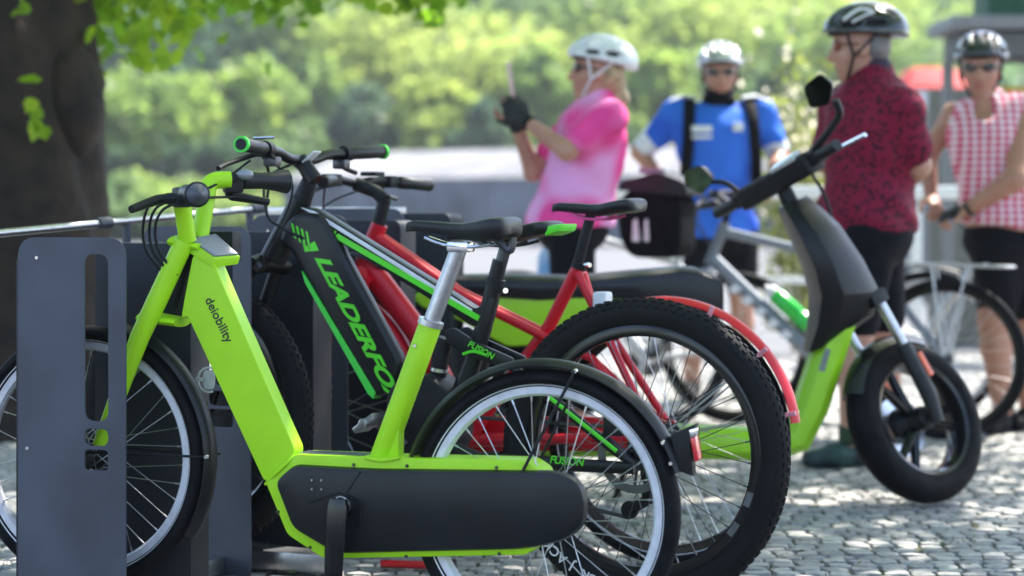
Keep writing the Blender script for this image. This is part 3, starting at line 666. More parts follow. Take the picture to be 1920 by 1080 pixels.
# head, stem, display
crown_t = q(352, 455, 0)
MB().tube([q(357, 440, 0), q(318, 575, 0)], .021, 18).build('steerer', black, G)
b = MB()
for y in (-.052, .052): b.tube([q(346, 452, y*.7), q(296, 560, y), q(262, 632, y), q(186, 836, y)], [.021, .022, .021, .015], 16, flat=(1.1, .9))
b.build('fork', lime, G)
for a, c2, nm in (((276, 594), (342, 604), 'lower_crown'), ((334, 452), (385, 464), 'upper_crown')):
    a3, c3 = q(*a, 0), q(*c2, 0); MB().tube([a3, c3], [.028, .022], 16, flat=(.5, 2.0), ref=(0, 0, 1)).build(nm, lime, G)
dp = [q(352, 448, .030), q(402, 482, .030), q(449, 478, -.022), q(404, 438, -.028)]; dc = sum(dp, Vector())/4
lowr = [q(332, 460, .032), q(398, 503, .032), q(447, 496, -.022), q(404, 470, -.028)]; rim_ = [dc+(p-dc)*1.05-Vector((0, 0, .002)) for p in dp]
MB().loft([lowr, rim_]).build('display_mount', lime, G, bevel=.003)
nn_ = (dp[1]-dp[0]).cross(dp[3]-dp[0]).normalized(); nn_ = nn_ if nn_.z > 0 else -nn_
MB().loft([[dc+(p-dc)*.95-nn_*.002 for p in dp], [dc+(p-dc)*.93+nn_*.003 for p in dp]]).build('display', grey_plate, G, bevel=.001)
# swept-back handlebar: one riser each side, bent back to the grips
hb = q(362, 440, 0)
for sg in (1, -1):
    if sg > 0: base, up1, knee, out = q(352, 452, .03), q(345, 405, .045), q(338, 366, .06), None
    else: base, up1, knee, out = q(374, 450, -.03), q(386, 380, -.05), q(392, 338, -.07), q(432, 337, -.10)
    gd = Vector((-.61, sg*.79, -.02)).normalized()
    if sg > 0: out = knee+gd*.045+Vector((0, 0, .004))
    end = out+gd*.15
    MB().tube(bend([base, up1, knee, out], .045, 8), .0198, 18).build('handlebar', lime, G)
    MB().tube([out-gd*.006, out+gd*.05], .0125, 12).build('bar_end', black, G)
    gp = out+gd*.03
    MB().tube([gp, gp+gd*.004, gp+gd*.05, gp+gd*.08, end-gd*.004, end], [.018, .021, .019, .022, .0285, .023], 18).build('grip', leather, G)
    lv = out+gd*.015
    MB().tube(bend([lv+Vector((.01, 0, -.01)), lv+Vector((.055, sg*.02, -.012)), lv+Vector((.075, sg*.11, -.035))] if sg > 0 else [lv+Vector((.01, 0, -.015)), lv+Vector((.03, -.02, -.035)), lv+Vector((-.03, -.11, -.05))], .02), [.013]*2+[.0115]*6+[.009], 8).build('brake_lever', black, G)
    MB().box(lv+Vector((.008, 0, -.008)), (.045, .034, .045), Matrix.Rotation(sg*R(-38), 3, 'Z')).build('lever_clamp', black, G, bevel=.008)
    if sg < 0: MB().ell(lv+Vector((-.022, .0, .012)), (.020, .019, .013)).build('gear_display', grey_plate, G)
    if sg > 0: MB().tube([end-gd*.002, end+gd*.008, end+gd*.028], [.024, .021, .004], 16).build('grip_plug', rack_grey, G)
for k, px in enumerate((268, 280, 291)):
    cable(G, [q(330+6*k, 368+4*k, .09), q(px+14, 384+5*k, .085), q(px, 428, .075), q(px+8, 472, .065), q(px+42, 516, .05)], r=.0035)
cable(G, [q(470, 300, -.12), q(430, 330, -.10), q(392, 352, -.04), q(348, 366, .05)], r=.003)
cable(G, [q(448, 368, -.12), q(410, 370, -.06), q(362, 370, .05)], r=.003)
# fenders and stays, rear light
rf = fender(G, RH, .324, .062, R(10), R(163), black_frame, 'rear_fender')
ff = fender(G, FH, .324, .062, R(103), R(213), black_frame, 'front_fender')
for sg in (-1, 1):
    y = sg*.034
    MB().tube([RH+Vector((.045, y*1.6, .06)), RH+Vector((-.08, y, .302))], .0035, 8).build('fender_stay', black, G)
    MB().tube([FH+Vector((0, y*1.6, .015)), FH+Vector((-.318, y, .012))], .003, 8).build('fender_stay', black, G)
b = MB()
for p in (RH+Vector((-.08, 0, .300)), FH+Vector((-.316, 0, .012)), RH+Vector((-.27, 0, .155)), RH+Vector((-.287, 0, .112))): screw(b, (p.x, p.z), .033, r=.0055)
b.build('stay_screws', chrome, G)
lb = MB().prism(g.p2([(1256, 815), (1304, 795), (1294, 832), (1300, 894), (1272, 884), (1264, 850)], .02), -.014, .02).build('light_bracket', black, G, bevel=.004)
MB().prism(g.p2([(1294, 822), (1304, 818), (1311, 862), (1303, 867)], .021), -.012, .023).build('rear_light', glassred, G, bevel=.003)
MB().prism(g.p2([(1292, 806), (1306, 802), (1305, 818), (1294, 822)], .021), -.012, .022).build('light_lens', chrome, G, bevel=.002)
# crank
ck = q(636, 952, .09); ce = q(624, 1105, .095)
MB().tube([ck+Vector((0, .012, .02)), ck+Vector((0, .014, 0)), ck.lerp(ce, .5)+Vector((0, .01, 0)), ce], [.019, .0245, .0225, .021], 14, flat=(1, .5), ref=(1, 0, 0)).build('crank', gloss, G)
MB().lathe([(.0001, .1), (.017, .1), (.021, .092), (.022, .058)], (ck.x, 0, ck.z), 24, closed_prof=False).build('crank_axle', dark_steel, G)
MB().lathe([(.019, .0945), (.022, .0945), (.022, .088), (.019, .088)], (ck.x-.005, 0, ck.z+.004), 24, R(60), R(200)).build('crank_ring', chrome, G)
MB().box(ce+Vector((0, .05, 0)), (.09, .08, .022)).build('pedal', black, G, bevel=.005)
d1 = (q(624, 1030, .11)-q(626, 990, .11))
text('FCOF', .021, -d1, Vector((1, 0, 0)), q(632, 1020, .1075), white_print, G, shear=.15, bold=.0004)
d1 = (q(428, 640, .03)-q(388, 558, .03)); up = Vector((-d1.z, 0, d1.x))
text('deiobility', .030, d1, up if up.x < 0 else -up, q(384, 562, .0308), black_print, G, bold=.0003)

# ============================================================ black full-suspension e-mountain bike
mt = Ride('electric_mountain_bicycle', 'black and neon green e-mountain bike, second in the rack behind the lime one', 'bicycle', (.315, 5.141), (-.851, 5.72), 'bikes parked in the rack')
B = mt.root; q = mt.q; RH = Vector((0, 0, .366)); FH = Vector((mt.wb, 0, .405))
wr = wheel(B, RH, .370, .034, .306, .028, .03, gloss, rubber_dusty, 32, dark_steel, knobs=96, hubr=.03, flat=.95)
wf = wheel(B, FH, .366, .034, .304, .028, .03, gloss, rubber_dusty, 32, dark_steel, knobs=96, hubr=.03, flat=.95)
# white maker's print on tyre and rim
def ring_text(root, c, s, r, size, a0, y, m, M=None):
    a = a0
    for ch in s:
        er = Vector((math.cos(a), 0, math.sin(a))); et = Vector((-math.sin(a), 0, math.cos(a)))
        if ch != ' ': text(ch, size, et, er, Vector(c)+er*r+Vector((0, y, 0)), m, root, bold=.0004)
        a += size*.68/r
ring_text(wr, RH, 'BLACK JACK', .322, .034, R(-84), .0335, white_print)
for a in (196, 212): MB().lathe([(.300, .0158), (.300, .0166), (.284, .0166), (.284, .0158)], RH, 6, R(a), R(a+7)).build('rim_decal', mat('grey_decal', (.12, .12, .125), .5), wr)
dt = [(556, 396), (600, 402), (628, 450), (752, 676), (738, 726), (702, 748), (570, 518), (545, 472), (520, 455), (532, 418)]
MB().prism(rpoly(mt.p2(dt, .038), .02), -.006, .038).build('down_tube', black_frame, B, bevel=.016, seg=3)
MB().tube([q(566, 372, 0), q(512, 486, 0)], [.029, .036], 20).build('head_tube', black_frame, B)
MB().prism(rpoly(mt.p2([(556, 386), (590, 392), (892, 580), (925, 556), (912, 610), (886, 612), (600, 430)], .02), .012), -.02, .02).build('top_tube', black_frame, B, bevel=.008)
MB().prism(mt.p2([(562, 388), (590, 396), (886, 580), (884, 588), (590, 404)], .02), -.010, .0212).build('white_edge', white_paint, B, bevel=.001)  # white strip along the upper edge of the tube
MB().prism(mt.p2([(562, 400), (612, 421), (608, 434), (586, 424)], .021), .018, .0222).build('green_stripe', neon, B)
MB().prism(mt.p2([(634, 438), (900, 592), (896, 602), (624, 444)], .021), .018, .0222).build('green_stripe', neon, B)
for k in range(3): MB().prism(mt.p2([(614+7*k, 424+4*k), (617+7*k, 426+4*k), (611+7*k, 438+4*k), (608+7*k, 436+4*k)], .021), .018, .0222).build('green_tick', neon, B)
MB().prism(mt.p2([(566, 508), (580, 530), (704, 736), (700, 748), (690, 738), (572, 530)], .039), .0, .0405).build('green_edge', neon2, B)
for k in range(4): MB().prism(mt.p2([(546+9*k, 418+5*k), (550+9*k, 420+5*k), (556+9*k, 448+7*k), (552+9*k, 446+7*k)], .038), .036, .0392).build('green_tick', neon, B)
MB().prism(mt.p2([(567, 452), (574, 462), (590, 452), (598, 470), (572, 472)], .038), .036, .0392).build('green_tick', neon, B)
d1 = q(722, 720, .0385)-q(590, 470, .0385); up = Vector((-d1.z, 0, d1.x)); up = up if up.x < 0 else -up
text('LEADERFOX', .050, d1, up, q(590, 482, .0388), neon, B, shear=.5, bold=.0020, xs=1.6)
# battery edge strip, bosses
b = MB()
for p in ((712, 612), (735, 654)): screw(b, tuple(q(*p, .03).xz), .03, r=.007)
b.build('battery_bolts', dark_steel, B)
# seat tube, post, saddle
MB().tube([q(938, 488, 0), q(905, 620, 0), q(868, 730, 0)], [.019, .022, .026], 18).build('seat_tube', black_frame, B)
MB().tube([q(920, 566, 0), q(951, 452, 0)], .0155, 16).build('seat_post', dark_steel, B)
MB().tube([q(927, 536, 0), q(931, 522, 0)], .024, 16).build('seat_collar', black, B)
MB().tube([q(938, 545, .02), q(948, 545, .06)], .007, 10).build('quick_release', chrome, B)
saddle(B, q(838, 432, 0), q(1046, 418, 0), .068, .045)
MB().prism(mt.p2([(1022, 424), (1052, 419), (1048, 434), (1020, 444)], .05), -.052, .052).build('saddle_tip', neon, B, bevel=.008)
rails(B, q(890, 450, 0), q(1000, 452, 0), -.012, dark_steel)
# rocker, shock, stays, motor
rk = MB()
for y in (-.035, .035): rk.prism(rpoly(mt.p2([(832, 622), (850, 614), (890, 640), (962, 672), (958, 688), (930, 686), (880, 668), (838, 645)], .04), .008), y-.006, y+.006)
rk.build('rocker_link', black_frame, B, bevel=.003)
b = MB(); b.box(q(900, 637, .03), (.12, .02, .008)); 
MB().tube([q(836, 634, 0), q(826, 668, 0), q(822, 700, 0), q(815, 735, 0)], [.02, .022, .022, .016], 16).build('shock', black, B)
MB().tube([q(824, 690, 0), q(823, 696, 0)], .0235, 16).build('shock_ring', steel, B)
d1 = q(930, 668, .045)-q(880, 640, .045); up = Vector((-d1.z, 0, d1.x)); up = up if up.x < 0 else -up
text('FUSION', .022, d1, up, q(876, 648, .0472), neon, B, shear=.2, bold=.0004)
MB().tube(spline([q(868, 664, .044), q(888, 659, .044), q(912, 666, .044)], 5), .004, 6).build('green_accent', neon, B)
MB().prism(rpoly(mt.p2([(742, 712), (800, 700), (850, 745), (850, 830), (820, 872), (760, 868), (722, 800), (722, 740)], .06), .02), -.055, .06).build('motor', black, B, bevel=.012)
for sg in (-1, 1):
    MB().tube([q(952, 680, sg*.035), q(1010, 728, sg*.045), q(1150, 842, sg*.065), q(1190, 872, sg*.065)], [.012, .013, .012, .010], 12).build('seat_stay', black_frame, B)
    MB().tube([q(800, 822, sg*.04), q(900, 862, sg*.055), q(1190, 878, sg*.068)], [.018, .016, .012], 12, flat=(1.2, .8)).build('chain_stay', black_frame, B)
a, c2 = q(1030, 745, .062), q(1156, 846, .080)
MB().tube([a, c2], .0055, 6, flat=(1, .5)).build('green_accent', neon, B)
d1 = q(1095, 868, .075)-q(1030, 862, .075); up = Vector((-d1.z, 0, d1.x)); up = up if up.z > 0 else -up
text('FUSION', .026, d1, up, q(1030, 868, .0755), neon, B, shear=.2, bold=.0005)
MB().lathe([(.075, .052), (.095, .052), (.095, .054), (.075, .054)], RH, 40).build('brake_disc', mat('disc_steel', (.13, .125, .12), .45, .4), B)
b = MB()
for k in range(6):
    a = k*math.pi/3; b.tube([RH+Vector((.02*math.cos(a), .053, .02*math.sin(a))), RH+Vector((.078*math.cos(a+.5), .053, .078*math.sin(a+.5)))], .004, 6, flat=(1, .4))
b.build('disc_arms', dark_steel, B)
MB().box(RH+Vector((.05, .055, .07)), (.05, .03, .06)).build('brake_caliper', black, B, bevel=.008)
MB().lathe([(.018, -.052), (.055, -.04), (.055, -.03), (.018, -.03)], RH, 36).build('sprockets', dark_steel, B)
dl = MB().tube(spline([RH+Vector((0, -.06, 0)), RH+Vector((.02, -.065, -.06)), RH+Vector((.0, -.06, -.11)), RH+Vector((.055, -.05, -.15))], 5), .014, 8)
dl.lathe([(.005, -.055), (.022, -.055), (.022, -.045), (.005, -.045)], RH+Vector((.0, 0, -.11)), 16); dl.lathe([(.005, -.055), (.022, -.055), (.022, -.045), (.005, -.045)], RH+Vector((.055, 0, -.15)), 16)
dl.build('derailleur', black, B)
bb = q(790, 832, 0)
ch = MB(); ch.tube([bb+Vector((0, -.05, .07)), RH+Vector((0, -.045, .05))], .005, 6, flat=(1, .6)); ch.tube([bb+Vector((0, -.05, -.07)), RH+Vector((.055, -.05, -.17))], .005, 6, flat=(1, .6)); ch.build('chain', dark_steel, B)
MB().lathe([(.03, -.055), (.085, -.055), (.085, -.05), (.03, -.05)], bb, 40).build('chainring', dark_steel, B)
pd = q(694, 792, .14)
MB().tube([bb+Vector((0, .085, 0)), pd+Vector((0, -.05, 0))], [.017, .012], 12, flat=(1, .6)).build('crank', gloss, B)
p1 = MB().box(pd, (.07, .07, .016), Matrix.Rotation(R(35), 3, 'Y')); p1.tube([pd+Vector((0, -.06, 0)), pd+Vector((0, .04, 0))], .013, 10); p1.build('pedal', alu, B, bevel=.003)
MB().tube([bb+Vector((0, -.075, 0)), bb+Vector((-.02, -.085, -.17))], [.017, .012], 12, flat=(1, .6)).build('crank', gloss, B)
pd = bb+Vector((-.02, -.14, -.18)); p1 = MB().box(pd, (.10, .10, .018)); p1.build('pedal', red, B, bevel=.004)
# suspension fork, stem, bar
fk = MB()
for y in (-.068, .068):
    fk.tube([q(505, 492, 0)+Vector((.02, y, -.02)), q(505, 492, 0)+Vector((.07, y, -.15))], .019, 14)
    fk.tube([q(505, 492, 0)+Vector((.06, y, -.12)), q(505, 492, 0).lerp(FH, .6)+Vector((.045, y, 0)), FH+Vector((0.005, y, 0))], [.026, .024, .016], 14)
fk.tube([q(505, 492, 0)+Vector((.005, -.085, -.01)), q(505, 492, 0)+Vector((.02, 0, .0)), q(505, 492, 0)+Vector((.005, .085, -.01))], .026, 12)
fk.tube(spline([q(505, 492, 0)+Vector((.10, -.068, -.2)), q(505, 492, 0)+Vector((.05, 0, -.12)), q(505, 492, 0)+Vector((.10, .068, -.2))], 5), .014, 10)
fk.build('suspension_fork', black_frame, B)
MB().tube([q(490, 505, .075), q(482, 496, .075)], .014, 12).build('fork_knob', dark_steel, B)
hs = q(578, 348, 0); hc = q(574, 296, 0)+Vector((.05, 0, 0)); hc = q(562, 300, 0)
MB().tube([q(566, 376, 0), q(580, 340, 0)], [.026, .021], 16).build('headset_spacers', black, B)
MB().tube([q(590, 340, 0), q(572, 312, 0), hc], [.022, .019, .021], 16, flat=(1.1, 1)).build('stem', black_frame, B)
b = MB().box((q(592, 314, 0)+q(572, 296, 0))*.5+Vector((0, 0, .012)), (.055, .036, .004), Matrix.Rotation(R(38), 3, 'Y')); b.build('stem_plate', white_paint, B, bevel=.001)
hw = .345
for sg in (1, -1):
    a = hc; m1 = hc+Vector((-.005, sg*.06, 0)); m2 = hc+Vector((-.012, sg*.12, .018)); e = hc+Vector((-.05, sg*hw, .030))
    MB().tube(bend([a, m1, m2, e], .03), [.0155]*8+[.0125]*8+[.0112]*10 if False else .0135, 14).build('handlebar', black_frame, B)
    gs = m2.lerp(e, .42); MB().tube([gs, gs.lerp(e, .05), e.lerp(gs, .03), e], [.016, .0175, .0175, .0165], 16).build('grip', leather, B)
    dr = (e-gs).normalized(); MB().tube([e-dr*.002, e+dr*.007], .0205, 20).build('grip_ring', neon2, B)
    MB().tube([e+dr*.006, e+dr*.009], .0145, 16).build('grip_cap', black, B)
    c2 = m2.lerp(e, .33); MB().tube([c2-dr*.012, c2+dr*.016], .021, 14).build('brake_clamp', black, B)
    MB().tube(bend([c2+Vector((.02, 0, -.008)), c2+Vector((.05, sg*.02, -.02)), c2+Vector((.06, sg*.10, -.04)), c2+Vector((.052, sg*.14, -.05))], .02), .0065, 8).build('brake_lever', black, B)
    MB().box(c2+Vector((.03, sg*-.02, -.008)), (.03, .06, .02)).build('lever_body', black, B, bevel=.006)
    MB().box(c2+Vector((.0, sg*-.025, -.03)), (.04, .03, .025)).build('shifter', dark_steel, B, bevel=.006)
    cable(B, [c2+Vector((.05, sg*-.05, -.005)), q(505, 330, sg*.09), q(500, 400, sg*.09), q(530, 428, sg*.07), q(572, 448, .035)], r=.004)
cable(B, [hc+Vector((.04, .1, 0)), q(545, 335, .08), q(540, 390, .06), q(500, 470, .08), q(493, 500, .075)], r=.003)
MB().tube([hc+Vector((-.0, .22, .05)), hc+Vector((-.05, .20, .052))], .004, 8).build('thumb_lever', chrome, B)

# ============================================================ red trekking bike
rd = Ride('trekking_bicycle', 'red trekking bike with red mudguards, third in the rack', 'bicycle', (.413, 5.70), (-.584, 6.165), 'bikes parked in the rack')
T = rd.root; q = rd.q; RH = Vector((0, 0, .345)); FH = Vector((rd.wb, 0, .38))
wheel(T, RH, .345, .020, .312, .022, .024, gloss, rubber, 32, steel, hubr=.032, stripe=white_print)
wheel(T, FH, .345, .020, .312, .022, .024, gloss, rubber, 32, steel, hubr=.05)
rfe = fender(T, RH, .374, .056, R(20), R(172), red, 'rear_fender')
fender(T, FH, .374, .056, R(60), R(178), red, 'front_fender')
for a in (140, 168):
    for sg in (-1, 1):
        MB().tube([RH+Vector((0, sg*.055, 0)), RH+Vector((.366*math.cos(R(a)), sg*.03, .366*math.sin(R(a))))], .0028, 6).build('fender_stay', steel, T)
for a in (112, 140, 168): MB().box(RH+Vector((.362*math.cos(R(a)), .03, .362*math.sin(R(a)))), (.012, .012, .03), Matrix.Rotation(R(90-a), 3, 'Y')).build('stay_clip', mat('pink_clip', (.7, .25, .3), .4), T, bevel=.002)
ht0, ht1 = q(712, 420, 0), q(676, 512, 0)
MB().tube([ht0, ht1], [.024, .028], 18).build('head_tube', red, T)
bbp = q(880, 818, 0)
MB().tube([q(686, 492, 0), q(790, 632, 0), bbp], [.034, .035, .033], 18).build('down_tube', red, T)
for sg in (-1, 1):
    MB().tube([q(712, 446, 0)+Vector((0, sg*.010, 0)), q(860, 548, 0)+Vector((0, sg*.016, 0)), q(1046, 640, 0)+Vector((0, sg*.022, 0)), q(1110, 672, sg*.045), RH+Vector((.005, sg*.068, .0))], [.016, .014, .013, .011, .009], 14).build('twin_top_tube', red, T)
    MB().tube([q(1088, 512, 0)+Vector((0, sg*.018, 0)), q(1112, 574, sg*.04), RH+Vector((.01, sg*.068, .01))], [.012, .012, .010], 12).build('seat_stay', red, T)
    MB().tube([bbp+Vector((-.02, sg*.03, -.01)), RH+Vector((.2, sg*.055, -.01)), RH+Vector((0, sg*.068, 0))], [.016, .014, .011], 12).build('chain_stay', red, T)
    MB().tube([q(690, 520, sg*.05), FH.lerp(q(690, 520, 0), .5)+Vector((.01, sg*.055, 0)), FH+Vector((0, sg*.055, 0))], [.016, .015, .010], 12).build('fork_leg', red, T)
MB().tube([q(676, 512, -.06), q(676, 512, .06)], .02, 12).build('fork_crown', red, T)
MB().tube([q(1086, 498, 0), q(1030, 612, 0), bbp], .0185, 18).build('seat_tube', red, T)
MB().tube([q(1078, 516, 0), q(1108, 402, 0)], .0145, 16).build('seat_post', black, T)
b = MB().tube([q(1084, 504, 0), q(1088, 492, 0)], .021, 16); b.build('seat_collar', black, T)
MB().tube([q(1094, 497, .01), q(1106, 497, .03)], .006, 8).build('quick_release', chrome, T)
saddle(T, q(1036, 380, 0), q(1202, 376, 0), .07, .05)
rails(T, q(1072, 400, 0), q(1164, 404, 0), -.012, mat('pink_rail', (.7, .08, .25), .3))
MB().tube([q(708, 424, 0), q(722, 372, 0)], [.021, .018], 14).build('spacers', black, T)
hc = q(640, 348, 0)+Vector((-.02, 0, 0)); hc = q(668, 345, 0)
MB().tube([q(722, 376, 0), q(706, 360, 0), hc], [.021, .019, .021], 14).build('stem', black, T)
for sg in (1, -1):
    e = hc+Vector((-.075, sg*.32, .0)); m1 = hc+Vector((.0, sg*.1, .012))
    MB().tube(bend([hc, m1, e], .05), .0125, 12).build('handlebar', black, T)
    gs = m1.lerp(e, .42); MB().tube([gs, gs.lerp(e, .06), gs.lerp(e, .5), e.lerp(gs, .04), e], [.015, .019, .017, .019, .016], 14).build('grip', leather, T)
    c2 = m1.lerp(e, .30); MB().box(c2+Vector((.01, 0, 0)), (.05, .05, .035)).build('shifter', black, T, bevel=.008)
    MB().tube(bend([c2+Vector((.02, 0, -.01)), c2+Vector((.055, sg*.02, -.03)), c2+Vector((.04, sg*.11, -.05))], .02), .006, 8).build('brake_lever', dark_steel, T)
    cable(T, [c2+Vector((.04, -.02*sg, -.01)), q(606, 390, sg*.08), q(610, 470, sg*.06), q(660, 520, 0)], r=.0028)
MB().box(hc+Vector((-.02, -.06, .03)), (.05, .06, .012)).build('bike_computer', black, T, bevel=.004)
ring = [q(690, 500, 0)+Vector((.05*math.cos(a), .06*math.sin(a)*1.0, .035*math.sin(a)+.01*math.cos(a))) for a in np.linspace(0, 2*math.pi, 28)[:-1]]
MB().tube(ring, .007, 8, closed=True).build('lock_cable', rack_grey, T)
MB().box(q(1130, 568, .05), (.04, .05, .06)).build('stay_bridge_lock', white_paint, T, bevel=.008)
MB().lathe([(.03, -.055), (.08, -.055), (.08, -.05), (.03, -.05)], bbp, 36).build('chainring', dark_steel, T)
MB().prism(rpoly([(bbp.x+.06, bbp.z+.05), (bbp.x+.06, bbp.z-.05), (.0, .30), (-.02, .345), (0, .39)], .02), -.058, -.046).build('chain_guard', red, T, bevel=.003)
for sg, dz in ((1, -.17), (-1, .17)): 
    MB().tube([bbp+Vector((0, sg*.075, 0)), bbp+Vector((.02*sg, sg*.085, dz))], [.015, .011], 10).build('crank', alu, T)
    MB().box(bbp+Vector((.02*sg, sg*.135, dz)), (.09, .09, .02)).build('pedal', black, T, bevel=.004)
MB().tube([q(905, 640, .045), q(905, 640, .045)+Vector((.03, .0, -.13))], .03, 14).build('battery', black, T)
lk = empty('lock_bar', F(780, 1060, 5.62), 0, 'short red lock bar lying on the cobbles under the lime bike', 'lock'); lk.location.z = .014
MB().tube([(-.095, .02, 0), (-.09, .02, 0), (.09, -.02, 0), (.10, -.02, 0)], [.009, .013, .013, .009], 10, flat=(.8, 1.3)).build('bar', red, lk)
MB().tube([(.045, -.012, .002), (.105, -.022, .002)], .017, 12).build('lock_head', black, lk)

# ============================================================ bike stands of the rack
s1 = stand(g, .885, 'grey steel bike stand with long slot hiding the lime bike wheel', 35, 236, 760)
s2 = stand(mt, .905, 'bike stand between the lime bike and mountain bike front wheels', 268, 470, 700)
s3 = stand(rd, .935, 'slotted bike stand behind the mountain bike front wheel', 472, 652, 600)
r4 = Ride('x', None, None, (.60, 6.25), (-.397, 6.715)); s4 = stand(r4, .955, 'farthest bike stand, behind the red bike head tube', 590, 757, 600); bpy.data.objects.remove(r4.root)
# charging sign on the pillar behind the lime bike's front wheel
rt = s1[0]; cpos = g.q(392, 712, -.114)
b = MB().lathe([(.026, -.1145), (.031, -.1145), (.031, -.1135), (.026, -.1135)], (cpos.x, 0, cpos.z), 24, R(-110), R(120))
b.prism(rpoly([(cpos.x-.012, cpos.z-.022), (cpos.x+.012, cpos.z-.022), (cpos.x+.016, cpos.z), (cpos.x+.012, cpos.z+.022), (cpos.x-.012, cpos.z+.022), (cpos.x-.016, cpos.z)], .008), -.1148, -.1135)
b.prism([(cpos.x+.010, cpos.z-.004), (cpos.x+.034, cpos.z-.004), (cpos.x+.034, cpos.z+.004), (cpos.x+.010, cpos.z+.004)], -.1148, -.1135)
for dx in (-.04, -.048): b.prism([(cpos.x+dx, cpos.z-.004), (cpos.x+dx+.005, cpos.z-.004), (cpos.x+dx+.005, cpos.z+.006), (cpos.x+dx, cpos.z+.006)], -.1148, -.1135)
b.build('charging_sign', white_print, rt)
MB().box(g.q(408, 462, -.1)+Vector((0, 0, 0)), (.10, .05, .07)).build('socket_box', black, rt, bevel=.006)
# silver rails along the row
ra, rb = F(-60, 443, 5.35), F(482, 391, 6.5)
o = empty('rack_rail', ra, 0, 'long silver round rail running above the bike stands', 'rail')
MB().tube([Vector(), rb-ra], .011, 14).build('tube', alu, o)
for t in (.42, .995): MB().tube([(rb-ra)*(t-.02), (rb-ra)*(t+.02)], .017, 14).build('sleeve', rack_grey, o)
for t in (.05, .5, .97): p = (rb-ra)*t; MB().tube([p, (p.x, p.y, -ra.z)], .012, 10).build('post', rack_grey, o)
ra, rb = F(478, 398, 6.55), F(742, 396, 7.0)
o = tag(MB().box((0, 0, 0), ((rb-ra).length, .10, .028), Matrix.Rotation(math.atan2(rb.y-ra.y, rb.x-ra.x), 3, 'Z')).build('rack_beam', alu, None, bevel=.004), 'flat pale aluminium beam along the far end of the rack', 'beam'); o.location = (ra+rb)/2
for t in (-.45, .45): pass
ra, rb = Vector((-1.05, 4.95, .03)), Vector((-.30, 6.75, .03))
dvec = rb-ra; o = tag(MB().box((0, 0, 0), (dvec.length, .12, .045), Matrix.Rotation(math.atan2(dvec.y, dvec.x), 3, 'Z')).build('base_rail', alu, None, bevel=.005), 'aluminium base rail on the cobbles under the bike stands', 'rail'); o.location = (ra+rb)/2

# ============================================================ lime and black electric moped, facing right
DS = 6.9; so = Vector((.45, DS, 0))
sc = empty('electric_moped', so, 0, 'lime green electric moped with black seat and legshield, front wheel turned', 'moped')
def S(px, py, dy=0.0): return F(px, py, DS+dy)-so
def S2(pts, dy=0.0): return [(v.x, v.z) for v in (S(a, b, dy) for a, b in pts)]
def beam(pts, w, h, name, m, bev=.012):         # rectangular beam along points in the x-z plane, chamfered
    P = [Vector(p) for p in pts]; rings = []
    for i, p in enumerate(P):
        t = (P[min(i+1, len(P)-1)]-P[max(i-1, 0)]).normalized(); nrm = Vector((-t.z, 0, t.x)); hh = h[i] if isinstance(h, list) else h
        c = min(w, hh)*.28
        rings.append([p+Vector((0, y, 0))+nrm*z for y, z in ((-w/2, -hh/2+c), (-w/2, hh/2-c), (-w/2+c, hh/2), (w/2-c, hh/2), (w/2, hh/2-c), (w/2, -hh/2+c), (w/2-c, -hh/2), (-w/2+c, -hh/2))])
    return MB().loft(rings).build(name, m, sc, bevel=.003)
beam([S(840, 690), S(900, 780), S(980, 822), S(1250, 826), S(1440, 832), S(1492, 820), S(1520, 760), S(1580, 575), S(1584, 562)], .16, [.10, .11, .105, .105, .10, .10, .105, .10, .08], 'frame', lime2)
MB().prism(rpoly(S2([(1548, 652), (1558, 656), (1546, 698), (1535, 694)], -.085), .004), -.0845, -.079).build('badge', mat('badge_grey', (.20, .25, .22), .4), sc)
for dy in (-.125, .095):
    MB().prism(rpoly(S2([(772, 556), (790, 544), (900, 552), (1000, 548), (1120, 540), (1246, 538), (1252, 550), (1240, 560), (1160, 572), (1105, 600), (1060, 646), (950, 650), (860, 600), (790, 576)], dy), .015), dy-.0, dy+.03).build('side_panel', lime2, sc, bevel=.010, seg=3)
MB().prism(S2([(870, 560), (1230, 560), (1100, 640), (960, 650)]), -.10, .10).build('body_core', black, sc, bevel=.01)
seat_r = []
for (px, yt, yb, hw) in ((800, 530, 550, .09), (845, 516, 552, .12), (950, 514, 556, .135), (1010, 516, 560, .135), (1080, 517, 556, .13), (1180, 508, 560, .13), (1270, 500, 578, .125), (1300, 502, 586, .12), (1346, 520, 590, .10), (1352, 530, 586, .09)):
    a = S(px, yt); z0 = S(px, yb).z; x = a.x; zt = a.z
    seat_r.append([(x, -hw*1.0, z0), (x, -hw*1.08, (z0+zt)*.5), (x, -hw, zt-.012), (x, -hw*.8, zt), (x, 0, zt+.004), (x, hw*.8, zt), (x, hw, zt-.012), (x, hw*1.08, (z0+zt)*.5), (x, hw, z0)])
MB().loft(seat_r).build('seat', leather, sc, bevel=.006)
MB().ell(S(838, 575, -.13), (.03, .02, .022)).build('indicator', mat('smoked_lens', (.10, .10, .12), .15), sc)
